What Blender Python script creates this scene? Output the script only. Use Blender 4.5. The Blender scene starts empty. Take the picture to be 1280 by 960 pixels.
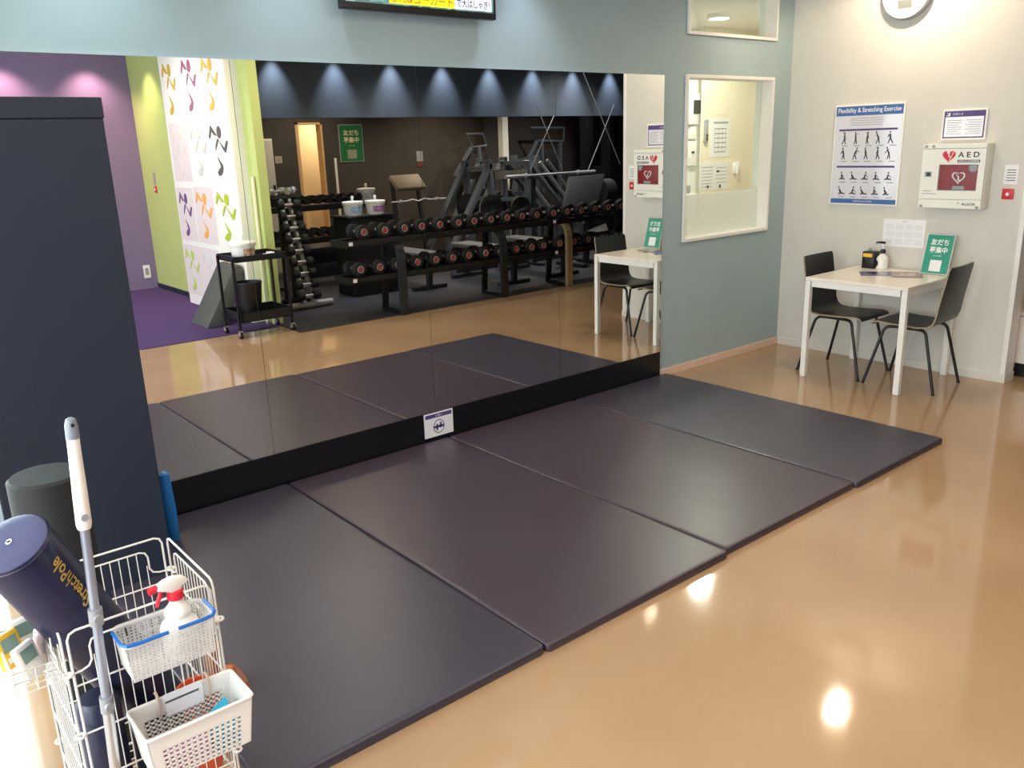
import bpy, bmesh, math, random
from mathutils import Vector, Matrix
random.seed(7)
PI = math.pi
scene = bpy.context.scene
C = scene.collection

# ------------------------------------------------------------------ camera
YAW, PITCH, ROLL = math.radians(39.374), math.radians(-15.891), math.radians(-1.872)
F_PX = 1057.99
fwd = Vector((math.sin(YAW)*math.cos(PITCH), math.cos(YAW)*math.cos(PITCH), math.sin(PITCH)))
rgt = Vector((math.cos(YAW), -math.sin(YAW), 0))
upv = rgt.cross(fwd)
r2 = rgt*math.cos(ROLL) + upv*math.sin(ROLL)
u2 = -rgt*math.sin(ROLL) + upv*math.cos(ROLL)
cam = bpy.data.cameras.new('camera'); cam.sensor_width = 36.0; cam.lens = F_PX/1280*36
cam.clip_start = 0.05; cam.clip_end = 100
camo = bpy.data.objects.new('camera', cam); C.objects.link(camo)
M = Matrix((r2, u2, -fwd)).transposed().to_4x4(); M.translation = Vector((-6.3003, -4.0505, 1.739))
camo.matrix_world = M
scene.camera = camo

# ------------------------------------------------------------------ world, exposure
w = bpy.data.worlds.new('world'); scene.world = w; w.use_nodes = True
bg = w.node_tree.nodes['Background']; bg.inputs[0].default_value = (0.86, 0.93, 1.0, 1); bg.inputs[1].default_value = 3.0
scene.view_settings.view_transform = 'Standard'; scene.view_settings.look = 'None'
scene.view_settings.gamma = 1.0; scene.view_settings.use_curve_mapping = False
scene.view_settings.exposure = 0.0
scene.cycles.use_denoising = True
scene.cycles.max_bounces = 10; scene.cycles.diffuse_bounces = 5; scene.cycles.glossy_bounces = 6
scene.cycles.transmission_bounces = 6; scene.cycles.transparent_max_bounces = 12
scene.cycles.sample_clamp_indirect = 6.0

def area(name, loc, target, sx, sy, power, col, spread=180):
    l = bpy.data.lights.new(name, 'AREA'); l.shape = 'RECTANGLE'; l.size = sx; l.size_y = sy
    l.energy = power; l.color = col; l.spread = math.radians(spread)
    o = bpy.data.objects.new(name, l); C.objects.link(o); o.location = loc
    o.rotation_euler = (Vector(target)-Vector(loc)).to_track_quat('-Z', 'Y').to_euler()
    return o
def spot(name, loc, target, power, col, angle=75, blend=0.8, radius=0.04):
    l = bpy.data.lights.new(name, 'SPOT'); l.energy = power; l.color = col
    l.spot_size = math.radians(angle); l.spot_blend = blend; l.shadow_soft_size = radius
    o = bpy.data.objects.new(name, l); C.objects.link(o); o.location = loc
    o.rotation_euler = (Vector(target)-Vector(loc)).to_track_quat('-Z', 'Y').to_euler()
    return o
CEIL = 2.95
WARM = (1.0, 0.80, 0.58); COOL = (0.72, 0.86, 1.0); NEUT = (1.0, 0.93, 0.84); LAV = (0.76, 0.82, 1.0)
# daylight through the entrance glazing, left of the mirror, and the shop front to the far left
area('daylight_entrance', (-7.35, 0.35, 1.4), (-7.35, -3, 1.0), 3.2, 2.3, 150, (0.90, 0.95, 1.0))
area('daylight_shopfront', (-9.3, -3.2, 1.6), (0, -2.2, 1.2), 5.0, 2.4, 215, (0.92, 0.96, 1.0))
# ceiling panels over the studio floor
for (x, y, p, c) in ((-4.6, -3.3, 26, WARM), (-2.4, -3.3, 26, WARM), (-3.5, -1.6, 12, NEUT), (-6.6, -3.0, 14, NEUT)):
    area('ceiling_panel_light', (x, y, CEIL-0.02), (x, y, 0), 0.35, 0.35, p, c)
# wall washers above the mirror wall
for (x, c, p) in ((-5.2, COOL, 24), (-4.3, LAV, 22), (-2.85, LAV, 26), (-0.75, WARM, 14)):
    spot('wall_washer', (x, -0.30, CEIL-0.03), (x, -0.08, 0.8), p, c, 90, 1.0, 0.05)
# lamp above the clock
spot('clock_lamp', (-0.41, -1.03, CEIL-0.03), (-0.35, -1.03, 0), 52, WARM, 172, 0.4, 0.06)
# soffit downlights
for k in range(9):
    x = -1.983 + k*0.757
    spot('soffit_downlight', (x, -5.06, CEIL-0.10), (x, -5.17, 2.0), 80, (0.80, 0.87, 1.0) if k % 2 else (0.84, 0.90, 1.0), 64, 1.0, 0.025)
# carpet room and logo wall
for x in (-4.15, -3.2): spot('carpet_room_lamp', (x, -7.6, CEIL-0.05), (x, -7.8, 0.5), 75, (1.0, 0.62, 0.55), 110, 0.9, 0.05)
spot('carpet_room_lamp', (-3.0, -7.1, CEIL-0.05), (-2.75, -7.1, 0.5), 60, (1.0, 0.86, 0.5), 100, 0.9, 0.05)
spot('logo_wall_lamp', (-3.9, -5.3, CEIL-0.05), (-2.8, -5.3, 0.9), 90, NEUT, 130, 0.8, 0.08)
spot('gym_light', (1.8, -6.6, CEIL-0.05), (1.8, -6.9, 0), 170, WARM, 130, 0.8, 0.08)
spot('gym_light', (2.4, -4.4, CEIL-0.05), (2.2, -5.0, 0), 110, NEUT, 130, 0.8, 0.08)
spot('gym_light', (3.7, -6.1, CEIL-0.05), (3.7, -6.6, 0), 130, NEUT, 130, 0.8, 0.08)  # added lamp, brightens the dark right side of the gym
spot('gym_light', (-0.6, -4.3, CEIL-0.05), (-0.6, -4.6, 0), 60, NEUT, 130, 0.8, 0.08)
spot('gym_light', (-0.4, -6.8, CEIL-0.05), (-0.3, -7.3, 0), 110, WARM, 130, 0.8, 0.08)

# ------------------------------------------------------------------ materials
def lin(c):
    return tuple(((v/255)/12.92 if v/255 <= 0.04045 else ((v/255+0.055)/1.055)**2.4) for v in c)
MATS = {}
def mat(name, rgb, rough=0.5, metal=0.0, var=0.06, vs=6.0, bump=0.0, bs=200.0, emit=None, es=0.0, alpha=1.0, trans=0.0, spec=0.5, coat=0.0):
    if name in MATS: return MATS[name]
    m = bpy.data.materials.new(name); m.use_nodes = True; nt = m.node_tree; b = nt.nodes['Principled BSDF']
    c = lin(rgb)
    b.inputs['Roughness'].default_value = rough; b.inputs['Metallic'].default_value = metal
    b.inputs['Specular IOR Level'].default_value = spec; b.inputs['Coat Weight'].default_value = coat
    tc = nt.nodes.new('ShaderNodeTexCoord')
    if var > 0:
        n = nt.nodes.new('ShaderNodeTexNoise'); n.inputs['Scale'].default_value = vs; n.inputs['Detail'].default_value = 4
        nt.links.new(tc.outputs['Object'], n.inputs['Vector'])
        r = nt.nodes.new('ShaderNodeValToRGB')
        r.color_ramp.elements[0].color = tuple(v*(1-var) for v in c)+(1,); r.color_ramp.elements[1].color = tuple(min(1, v*(1+var)) for v in c)+(1,)
        r.color_ramp.elements[0].position = 0.3; r.color_ramp.elements[1].position = 0.7
        nt.links.new(n.outputs['Fac'], r.inputs['Fac']); nt.links.new(r.outputs['Color'], b.inputs['Base Color'])
    else:
        b.inputs['Base Color'].default_value = c+(1,)
    if bump > 0:
        n2 = nt.nodes.new('ShaderNodeTexNoise'); n2.inputs['Scale'].default_value = bs; n2.inputs['Detail'].default_value = 3
        nt.links.new(tc.outputs['Object'], n2.inputs['Vector'])
        bp = nt.nodes.new('ShaderNodeBump'); bp.inputs['Strength'].default_value = bump; bp.inputs['Distance'].default_value = 0.002
        nt.links.new(n2.outputs['Fac'], bp.inputs['Height']); nt.links.new(bp.outputs['Normal'], b.inputs['Normal'])
    if emit:
        b.inputs['Emission Color'].default_value = lin(emit)+(1,); b.inputs['Emission Strength'].default_value = es
    b.inputs['Alpha'].default_value = alpha; b.inputs['Transmission Weight'].default_value = trans
    MATS[name] = m
    return m

def floor_mat():
    m = bpy.data.materials.new('beige_vinyl'); m.use_nodes = True; nt = m.node_tree; b = nt.nodes['Principled BSDF']
    tc = nt.nodes.new('ShaderNodeTexCoord')
    n = nt.nodes.new('ShaderNodeTexNoise'); n.inputs['Scale'].default_value = 1.1; n.inputs['Detail'].default_value = 5
    nt.links.new(tc.outputs['Object'], n.inputs['Vector'])
    r = nt.nodes.new('ShaderNodeValToRGB')
    r.color_ramp.elements[0].position = 0.3; r.color_ramp.elements[1].position = 0.75
    r.color_ramp.elements[0].color = lin((164, 133, 102))+(1,); r.color_ramp.elements[1].color = lin((180, 149, 116))+(1,)
    nt.links.new(n.outputs['Fac'], r.inputs['Fac']); nt.links.new(r.outputs['Color'], b.inputs['Base Color'])
    # fine woven grain
    mp = nt.nodes.new('ShaderNodeMapping'); mp.inputs['Scale'].default_value = (160, 40, 1); mp.inputs['Rotation'].default_value = (0, 0, 0.4)
    nt.links.new(tc.outputs['Object'], mp.inputs['Vector'])
    n2 = nt.nodes.new('ShaderNodeTexNoise'); n2.inputs['Scale'].default_value = 1.0; n2.inputs['Detail'].default_value = 2
    nt.links.new(mp.outputs['Vector'], n2.inputs['Vector'])
    bp = nt.nodes.new('ShaderNodeBump'); bp.inputs['Strength'].default_value = 0.07; bp.inputs['Distance'].default_value = 0.001
    nt.links.new(n2.outputs['Fac'], bp.inputs['Height']); nt.links.new(bp.outputs['Normal'], b.inputs['Normal'])
    b.inputs['Roughness'].default_value = 0.075; b.inputs['Specular IOR Level'].default_value = 0.6
    return m
def mirror_mat():
    m = bpy.data.materials.new('mirror_glass'); m.use_nodes = True; b = m.node_tree.nodes['Principled BSDF']
    b.inputs['Base Color'].default_value = (0.90, 0.92, 0.91, 1); b.inputs['Metallic'].default_value = 1; b.inputs['Roughness'].default_value = 0.0
    return m
def glass_mat(name, alpha=0.12, rough=0.02, col=(0.95, 1, 0.98)):
    m = bpy.data.materials.new(name); m.use_nodes = True; nt = m.node_tree
    for n in list(nt.nodes): nt.nodes.remove(n)
    out = nt.nodes.new('ShaderNodeOutputMaterial'); mix = nt.nodes.new('ShaderNodeMixShader')
    t = nt.nodes.new('ShaderNodeBsdfTransparent'); t.inputs[0].default_value = col+(1,)
    g = nt.nodes.new('ShaderNodeBsdfGlossy' if alpha < 0.1 else 'ShaderNodeBsdfPrincipled'); g.inputs[0].default_value = (0.88, 0.88, 0.87, 1); g.inputs['Roughness'].default_value = rough
    mix.inputs[0].default_value = alpha
    nt.links.new(t.outputs[0], mix.inputs[1]); nt.links.new(g.outputs[0], mix.inputs[2]); nt.links.new(mix.outputs[0], out.inputs[0])
    return m
M_floor = floor_mat(); M_mirror = mirror_mat(); M_glass = glass_mat('clear_glass', 0.06); M_frost = glass_mat('frosted_film', 0.45, 0.5)
M_thinglass = glass_mat('thin_acrylic', 0.003)
M_clearplastic = glass_mat('clear_plastic', 0.45, 0.25)
M_teal = mat('teal_wall_paint', (158, 178, 180), 0.75, var=0.02, bump=0.05, bs=300)
M_cream = mat('cream_wall_paint', (211, 208, 199), 0.75, var=0.02, bump=0.05, bs=300)
M_ceil = mat('ceiling_white', (225, 222, 215), 0.9, var=0.02)
M_white = mat('white_paint', (232, 230, 224), 0.45, var=0.02)
M_whitemetal = mat('white_powder_coat', (236, 234, 228), 0.35, var=0.02)
M_pinkwood = mat('pale_wood_trim', (222, 194, 172), 0.45, var=0.06, vs=20)
M_black = mat('black_satin', (16, 17, 20), 0.45, var=0.05)
M_blackmatte = mat('black_rubber', (19, 19, 21), 0.75, var=0.1, bump=0.1)
M_board = mat('black_board', (14, 16, 22), 0.35, var=0.03)
M_navywall = mat('navy_laminate', (29, 38, 54), 0.5, var=0.05)
M_mat = mat('aubergine_leather', (67, 56, 66), 0.36, var=0.05, vs=2.0, bump=0.12, bs=160)
M_mat2 = mat('slate_leather', (61, 57, 69), 0.36, var=0.05, vs=2.0, bump=0.12, bs=160)
M_matedge = mat('aubergine_piping', (44, 36, 44), 0.4, var=0.05)
M_navyvinyl = mat('navy_vinyl', (30, 34, 62), 0.32, var=0.05, bump=0.1, bs=120)
M_foam = mat('black_foam', (28, 30, 32), 0.7, var=0.35, vs=180, bump=0.4, bs=180)
M_chrome = mat('chrome', (225, 225, 228), 0.22, 0.75, var=0)
M_steel = mat('blue_grey_steel', (104, 112, 122), 0.4, 0.3, var=0.05)
M_darksteel = mat('dark_steel', (44, 46, 50), 0.4, 0.3, var=0.05)
M_brass = mat('warm_metal_post', (196, 172, 128), 0.3, 0.6, var=0.05)
M_redcap = mat('red_end_cap', (160, 54, 48), 0.45, var=0.05)
M_ring = mat('grey_ring', (150, 146, 142), 0.35, 0.4, var=0.05)
M_greypad = mat('grey_pad', (92, 90, 86), 0.6, var=0.08)
M_darkpad = mat('charcoal_pad', (46, 46, 48), 0.55, var=0.08)
M_wedge = mat('grey_wedge_foam', (78, 80, 76), 0.8, var=0.08)
M_gymwall = mat('charcoal_wall', (66, 61, 57), 0.85, var=0.05)
M_soffit = mat('slate_blue_soffit', (64, 73, 84), 0.8, var=0.03)
M_rubberfloor = mat('speckled_rubber_floor', (44, 42, 48), 0.75, var=0.25, vs=120, bump=0.15)
M_carpet = mat('purple_carpet', (72, 48, 104), 0.95, var=0.18, vs=150, bump=0.5, bs=400)
M_purple = mat('purple_wall_paint', (126, 108, 142), 0.8, var=0.02)
M_lime = mat('lime_wall_paint', (184, 196, 122), 0.75, var=0.02)
M_logowhite = mat('white_logo_panel', (240, 236, 230), 0.6, var=0.01)
M_pinktile = mat('pale_pink_print', (228, 214, 214), 0.6, var=0.01)
M_plasticwhite = mat('white_plastic', (238, 236, 230), 0.35, var=0.01)
M_milky = mat('milky_plastic', (232, 232, 226), 0.3, var=0.01)
M_blueplastic = mat('blue_plastic', (28, 104, 190), 0.3, var=0.02)
M_bluetube = mat('blue_foam_tube', (34, 122, 200), 0.45, var=0.04)
M_cyan = mat('cyan_cloth', (40, 160, 196), 0.7, var=0.05)
M_red = mat('red_plastic', (214, 40, 58), 0.35, var=0.02)
M_orange = mat('orange_plastic', (226, 98, 56), 0.4, var=0.03)
M_brown = mat('reddish_brown_wood', (142, 82, 52), 0.4, var=0.12, vs=30)
M_yellow = mat('yellow_plastic', (240, 190, 50), 0.4, var=0.03)
M_lcd = mat('grey_green_display', (120, 150, 140), 0.3, var=0.02)
M_grey = mat('grey_plastic', (150, 152, 156), 0.4, var=0.02)
M_alu = mat('aluminium_tube', (196, 198, 204), 0.3, 0.7, var=0.02)
M_paper = mat('white_paper', (236, 236, 238), 0.6, var=0.01)
M_blueprint = mat('blue_print', (66, 104, 164), 0.5, var=0.02)
M_purpleprint = mat('purple_print', (84, 66, 128), 0.5, var=0.02)
M_greyprint = mat('grey_print', (150, 150, 156), 0.6, var=0.02)
M_blackprint = mat('black_print', (30, 30, 34), 0.5, var=0.02)
M_figprint = mat('figure_print', (86, 86, 92), 0.5, var=0.02)
M_greenprint = mat('green_print', (44, 148, 124), 0.4, var=0.02)
M_darkgreen = mat('dark_green_print', (40, 112, 70), 0.4, var=0.02)
M_creamprint = mat('cream_print', (226, 222, 190), 0.5, var=0.02)
M_redprint = mat('red_print', (206, 38, 50), 0.4, var=0.02)
M_pinkprint = mat('pink_print', (214, 150, 196), 0.5, var=0.02)
M_aed = mat('aed_white_enamel', (236, 236, 226), 0.35, var=0.01)
M_aedbag = mat('aed_red_bag', (146, 22, 38), 0.5, var=0.05)
M_gold = mat('gold_print', (196, 164, 70), 0.45, var=0.02)
M_tabletop = mat('white_melamine', (240, 232, 218), 0.22, var=0.01)
M_blackwood = mat('black_veneer', (13, 13, 15), 0.38, var=0.1, vs=12)
M_plyedge = mat('plywood_edge', (150, 136, 112), 0.6, var=0.1, vs=40)
M_beigeroom = mat('office_cream_wall', (236, 227, 204), 0.7, var=0.02)
M_bathwall = mat('washroom_wall', (206, 176, 130), 0.7, var=0.03)
M_bathwood = mat('washroom_door_frame', (206, 170, 124), 0.5, var=0.06)

# ------------------------------------------------------------------ mesh helpers
class MB:
    def __init__(s, off=(0, 0, 0)): s.v = []; s.f = []; s.off = Vector(off)
    def add(s, vs, fs):
        n = len(s.v); s.v += [Vector(a)-s.off for a in vs]; s.f += [tuple(i+n for i in f) for f in fs]; return s
    def box(s, x0, x1, y0, y1, z0, z1):
        x0, x1 = min(x0, x1), max(x0, x1); y0, y1 = min(y0, y1), max(y0, y1); z0, z1 = min(z0, z1), max(z0, z1)
        return s.add([(x0,y0,z0),(x1,y0,z0),(x1,y1,z0),(x0,y1,z0),(x0,y0,z1),(x1,y0,z1),(x1,y1,z1),(x0,y1,z1)],
                     [(0,3,2,1),(4,5,6,7),(0,1,5,4),(1,2,6,5),(2,3,7,6),(3,0,4,7)])
    def beam(s, p0, p1, a, b, up=(0, 0, 1)):
        p0, p1 = Vector(p0), Vector(p1); d = (p1-p0).normalized(); u = Vector(up)
        if abs(d.dot(u)) > 0.95: u = Vector((0, 1, 0))
        sx = d.cross(u).normalized()*a/2; sy = sx.cross(d).normalized()*b/2
        vs = [p+q for p in (p0, p1) for q in (-sx-sy, sx-sy, sx+sy, -sx+sy)]
        return s.add(vs, [(3,2,1,0),(4,5,6,7),(0,1,5,4),(1,2,6,5),(2,3,7,6),(3,0,4,7)])
    def cyl(s, p0, p1, r0, r1=None, n=16, caps=True):
        r1 = r0 if r1 is None else r1
        p0, p1 = Vector(p0), Vector(p1); d = (p1-p0).normalized(); u = Vector((0, 0, 1)) if abs(d.z) < 0.9 else Vector((1, 0, 0))
        a = d.cross(u).normalized(); b = d.cross(a).normalized()
        vs = [p0+(a*math.cos(2*PI*i/n)+b*math.sin(2*PI*i/n))*r0 for i in range(n)]+[p1+(a*math.cos(2*PI*i/n)+b*math.sin(2*PI*i/n))*r1 for i in range(n)]
        fs = [(i, n+i, n+(i+1) % n, (i+1) % n) for i in range(n)]
        if caps: fs += [tuple(range(n)), tuple(range(2*n-1, n-1, -1))]
        return s.add(vs, fs)
    def tube(s, pts, r, n=8, closed=False):
        P = [Vector(p) for p in pts]; m = len(P); vs = []; prev = None
        for i in range(m):
            if closed: t = (P[(i+1) % m]-P[i-1]).normalized()
            else: t = (P[min(i+1, m-1)]-P[max(i-1, 0)]).normalized()
            if prev is None:
                u = Vector((0, 0, 1)) if abs(t.z) < 0.9 else Vector((1, 0, 0)); a = t.cross(u).normalized()
            else: a = (prev-t*prev.dot(t)).normalized()
            prev = a; b = t.cross(a)
            rr = r[i] if isinstance(r, (list, tuple)) else r
            vs += [P[i]+(a*math.cos(2*PI*k/n)+b*math.sin(2*PI*k/n))*rr for k in range(n)]
        fs = []
        for i in range(m if closed else m-1):
            j = (i+1) % m
            fs += [(i*n+k, i*n+(k+1) % n, j*n+(k+1) % n, j*n+k) for k in range(n)]
        if not closed: fs += [tuple(range(n-1, -1, -1)), tuple((m-1)*n+k for k in range(n))]
        return s.add(vs, fs)
    def lathe(s, prof, n=24, c=(0, 0, 0), sx=1.0, sy=1.0):
        vs = []; c = Vector(c)
        for r, z in prof: vs += [c+Vector((r*sx*math.cos(2*PI*i/n), r*sy*math.sin(2*PI*i/n), z)) for i in range(n)]
        fs = []
        for k in range(len(prof)-1):
            fs += [(k*n+i, k*n+(i+1) % n, (k+1)*n+(i+1) % n, (k+1)*n+i) for i in range(n)]
        if prof[0][0] > 1e-6: fs.append(tuple(range(n-1, -1, -1)))
        if prof[-1][0] > 1e-6: fs.append(tuple((len(prof)-1)*n+i for i in range(n)))
        return s.add(vs, fs)
    def prism(s, poly, fn, t0, t1):
        n = len(poly)
        A = sum(poly[i][0]*poly[(i+1) % n][1]-poly[(i+1) % n][0]*poly[i][1] for i in range(n))
        if A < 0: poly = poly[::-1]
        vs = [fn(u, v, t0) for u, v in poly]+[fn(u, v, t1) for u, v in poly]
        return s.add(vs, [tuple(range(n-1, -1, -1)), tuple(range(n, 2*n))]+[(i, (i+1) % n, n+(i+1) % n, n+i) for i in range(n)])
    def build(s, name, m, parent=None, smooth=True, bevel=0.0, seg=2, angle=40, fix=True):
        me = bpy.data.meshes.new(name); vs = s.v; o = bpy.data.objects.new(name, me)
        if parent is None and s.off.length == 0 and vs:
            xs = [v.x for v in vs]; ys = [v.y for v in vs]; zs = [v.z for v in vs]
            org = Vector(((min(xs)+max(xs))/2, (min(ys)+max(ys))/2, min(zs))); vs = [v-org for v in vs]; o.location = org
        elif parent is None: o.location = s.off
        me.from_pydata(vs, [], s.f)
        bm = bmesh.new(); bm.from_mesh(me)
        bmesh.ops.remove_doubles(bm, verts=bm.verts, dist=1e-6)
        if fix: bmesh.ops.recalc_face_normals(bm, faces=bm.faces)
        if bevel > 0:
            bm.normal_update()
            es = [e for e in bm.edges if len(e.link_faces) == 2 and e.calc_face_angle(0) > math.radians(35)]
            bmesh.ops.bevel(bm, geom=es, offset=bevel, segments=seg, profile=0.5, affect='EDGES')
        bm.normal_update()
        for f in bm.faces: f.smooth = smooth
        for e in bm.edges:
            if len(e.link_faces) == 2 and e.calc_face_angle(0) > math.radians(angle): e.smooth = False
        bm.to_mesh(me); bm.free()
        me.materials.append(m); C.objects.link(o)
        if parent: o.parent = parent
        return o
def tag(o, label, cat, group=None):
    o['label'] = label; o['category'] = cat
    if group: o['group'] = group
    return o
def struct(o, label=None):
    o['kind'] = 'structure'
    if label: o['label'] = label
    return o
def thing(name, label, cat, loc=(0, 0, 0), rotz=0.0, group=None):
    o = bpy.data.objects.new(name, None); C.objects.link(o); o.location = loc; o.rotation_euler = (0, 0, rotz); o.empty_display_size = 0.1
    return tag(o, label, cat, group)
def dup(root, loc, rotz=0.0, label=None, group=None):
    r = root.copy(); C.objects.link(r); r.location = loc; r.rotation_euler = (0, 0, rotz)
    if label: r['label'] = label
    if group: r['group'] = group
    for ch in list(root.children):
        c = ch.copy(); C.objects.link(c); c.parent = r
        for g in list(ch.children):
            d = g.copy(); C.objects.link(d); d.parent = c
    return r
def text(name, body, m, parent, origin, u, v, height, width=None, depth=0.0006, off=(0, 0, 0), bold=0.0, flip=False, align='CENTER', warp=None, label=None):
    """lettering as a mesh: origin world point (centre), u/v world directions, height of the line, width to fit"""
    c = bpy.data.curves.new(name, 'FONT'); c.body = body; c.align_x = 'CENTER'; c.offset = bold; c.resolution_u = 3
    t = bpy.data.objects.new(name, c); C.objects.link(t)
    dg = bpy.context.evaluated_depsgraph_get(); me = bpy.data.meshes.new_from_object(t.evaluated_get(dg))
    bpy.data.objects.remove(t); bpy.data.curves.remove(c)
    xs = [a.co.x for a in me.vertices]; ys = [a.co.y for a in me.vertices]
    x0, x1, y0, y1 = min(xs), max(xs), min(ys), max(ys)
    s = height/(y1-y0); sx = (width/(x1-x0)) if width else s
    u, v = Vector(u), Vector(v); nrm = u.cross(v)
    if flip: nrm = -nrm
    og = Vector(origin)-Vector(off)
    for a in me.vertices:
        px = (a.co.x-(x0+x1)/2)*sx; py = (a.co.y-(y0+y1)/2)*s
        a.co = warp(px, py) if warp else og+u*px+v*py+nrm*depth
    o = bpy.data.objects.new(name, me); me.materials.append(m); C.objects.link(o); o.parent = parent
    if label: o['label'] = label
    return o

def rounded_loop(w, h, r, n=5):
    pts = []
    for cx, cy, a0 in ((w/2-r, h/2-r, 0), (-w/2+r, h/2-r, PI/2), (-w/2+r, -h/2+r, PI), (w/2-r, -h/2+r, 1.5*PI)):
        pts += [(cx+r*math.cos(a0+PI/2*i/n), cy+r*math.sin(a0+PI/2*i/n)) for i in range(n+1)]
    return pts

# ================================================================== SETTING
XL, XR, YB = -9.5, 8.0, -7.85
struct(MB().box(XL, XR, -3.63, 0.0, -0.1, 0.0).build('floor', M_floor, smooth=False), 'glossy beige vinyl floor of the studio')
struct(MB().box(XL, -2.7, -4.08, -3.63, -0.1, 0.0).build('floor_walkway', M_floor, smooth=False), 'beige vinyl strip in front of the purple carpet')
struct(MB().box(-2.7, XR, YB, -3.63, -0.1, 0.004).build('floor_rubber', M_rubberfloor, smooth=False), 'dark rubber gym floor')
struct(MB().box(XL, -2.7, YB, -4.08, -0.1, 0.006).build('floor_carpet', M_carpet, smooth=False), 'purple carpet')
struct(MB().box(XL-.1, XR, YB-1.6, 1.8, CEIL, CEIL+0.1).build('ceiling', M_ceil, smooth=False))
# back wall (carries the mirror) with entrance glazing, office window and transom window
wb = MB()
YT = 0.12
def wseg(x0, x1, z0, z1): wb.box(x0, x1, 0.0, YT, z0, z1)
WX0, WX1, WZ0, WZ1 = -1.310, -0.243, 0.992, 2.163
TX0, TX1, TZ0 = -1.302, -0.236, 2.428
wseg(-9.5, -9.0, 0, CEIL); wseg(-9.0, -5.66, 2.45, CEIL); wseg(-5.66, WX0, 0, CEIL)
wseg(WX0, WX1, 0, WZ0); wseg(WX0, WX1, WZ1, TZ0); wseg(WX1, 0.12, 0, CEIL); wseg(WX0, WX1, CEIL-0.05, CEIL)
struct(wb.build('wall_back', M_teal, smooth=False), 'pale teal wall carrying the long mirror')
# entrance glazing
wn = thing('window_3', 'tall entrance glazing left of the navy pillar', 'window', (-7.575, 0.05, 0)); del wn['category']; wn['kind'] = 'structure'
g = MB(wn.location)
for x in (-9.0, -7.9, -6.8, -5.71): g.box(x, x+0.05, 0.02, 0.08, 0, 2.45)
g.box(-9.0, -5.66, 0.02, 0.08, 2.40, 2.45); g.box(-9.0, -5.66, 0.02, 0.08, 0.0, 0.05)
g.build('window_frame', M_alu, wn, smooth=False)
for x in (-8.95, -7.85, -6.75): MB(wn.location).box(x, x+1.05, 0.045, 0.051, 0.05, 2.40).build('pane', M_glass, wn, smooth=False)
# right wall stub
struct(MB().box(0.0, 0.14, -1.822, 0.0, 0, CEIL).build('wall_right', M_cream, smooth=False), 'cream wall with the posters and AED box')
struct(MB().box(-0.004, 0.144, -1.834, -1.80, 0.062, CEIL).build('trim_1', M_white, smooth=False, bevel=0.003), 'white corner trim on the end of the cream wall')
struct(MB().box(-0.010, 0.150, -1.84, -0.012, 0, 0.062).build('baseboard_right', M_cream, smooth=False, bevel=0.003))
struct(MB().box(-1.549, -0.010, -0.012, 0.0, 0, 0.062).build('baseboard_back', M_pinkwood, smooth=False, bevel=0.003), 'pale pinkish skirting under the teal wall')
struct(MB().box(-5.64, -1.5495, -0.017, 0.0, 0, 0.205).build('trim_2', M_board, smooth=False, bevel=0.002), 'black plinth board under the mirror')
# other walls
struct(MB().box(XL-0.1, XL, YB, -5.9, 0, CEIL).build('wall_left', M_cream, smooth=False))
struct(MB().box(XL-0.1, XL, -5.9, 0.0, 2.75, CEIL).build('wall_left_lintel', M_cream, smooth=False))
wl = thing('window_4', 'shop front glazing', 'window', (XL-0.05, -2.95, 0)); del wl['category']; wl['kind'] = 'structure'
g = MB(wl.location)
for y in (-5.9, -4.45, -2.98, -1.5, -0.06): g.box(XL-0.08, XL-0.02, y, y+0.06, 0, 2.75)
g.box(XL-0.08, XL-0.02, -5.9, 0, 2.69, 2.75); g.box(XL-0.08, XL-0.02, -5.9, 0, 0, 0.06)
g.build('window_frame', M_alu, wl, smooth=False)
for y in (-5.84, -4.39, -2.92, -1.44): MB(wl.location).box(XL-0.053, XL-0.047, y, y+1.40, 0.06, 2.69).build('pane', M_glass, wl, smooth=False)
struct(MB().box(XR, XR+0.1, YB, 0, 0, CEIL).build('wall_far_right', M_gymwall, smooth=False))
struct(MB().box(0.14, XR, 0.0, 0.12, 0, CEIL).build('wall_back_annex', M_cream, smooth=False))
struct(MB().box(XL, -2.7, YB-0.12, YB, 0, CEIL).build('wall_purple', M_purple, smooth=False), 'purple wall of the carpeted room')
DX0, DX1, DZ = -0.485, -0.05, 2.12
g = MB().box(-2.7, DX0, YB-0.12, YB, 0, CEIL).box(DX1, XR, YB-0.12, YB, 0, CEIL).box(DX0, DX1, YB-0.12, YB, DZ, CEIL)
struct(g.build('wall_gym', M_gymwall, smooth=False), 'charcoal back wall of the gym area')
# partition with the logo panel
struct(MB().box(-2.70, -2.605, YB, -4.22, 0, CEIL).build('wall_lime', M_lime, smooth=False), 'lime green partition between carpet and rubber floor')
lp = MB().box(-2.83, -2.70, -6.295, -4.46, 0.006, CEIL).build('wall_logo', M_logowhite, smooth=False); struct(lp, 'white logo panel on the lime partition')
struct(MB().box(-2.712, -2.70, YB, -6.295, 0.006, 0.07).build('baseboard_left', M_navywall, smooth=False))
# soffit
struct(MB().box(-2.605, XR, -5.36, -5.2, 2.085, CEIL).build('trim_3', M_soffit, smooth=False), 'slate blue soffit over the gym area')
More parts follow.
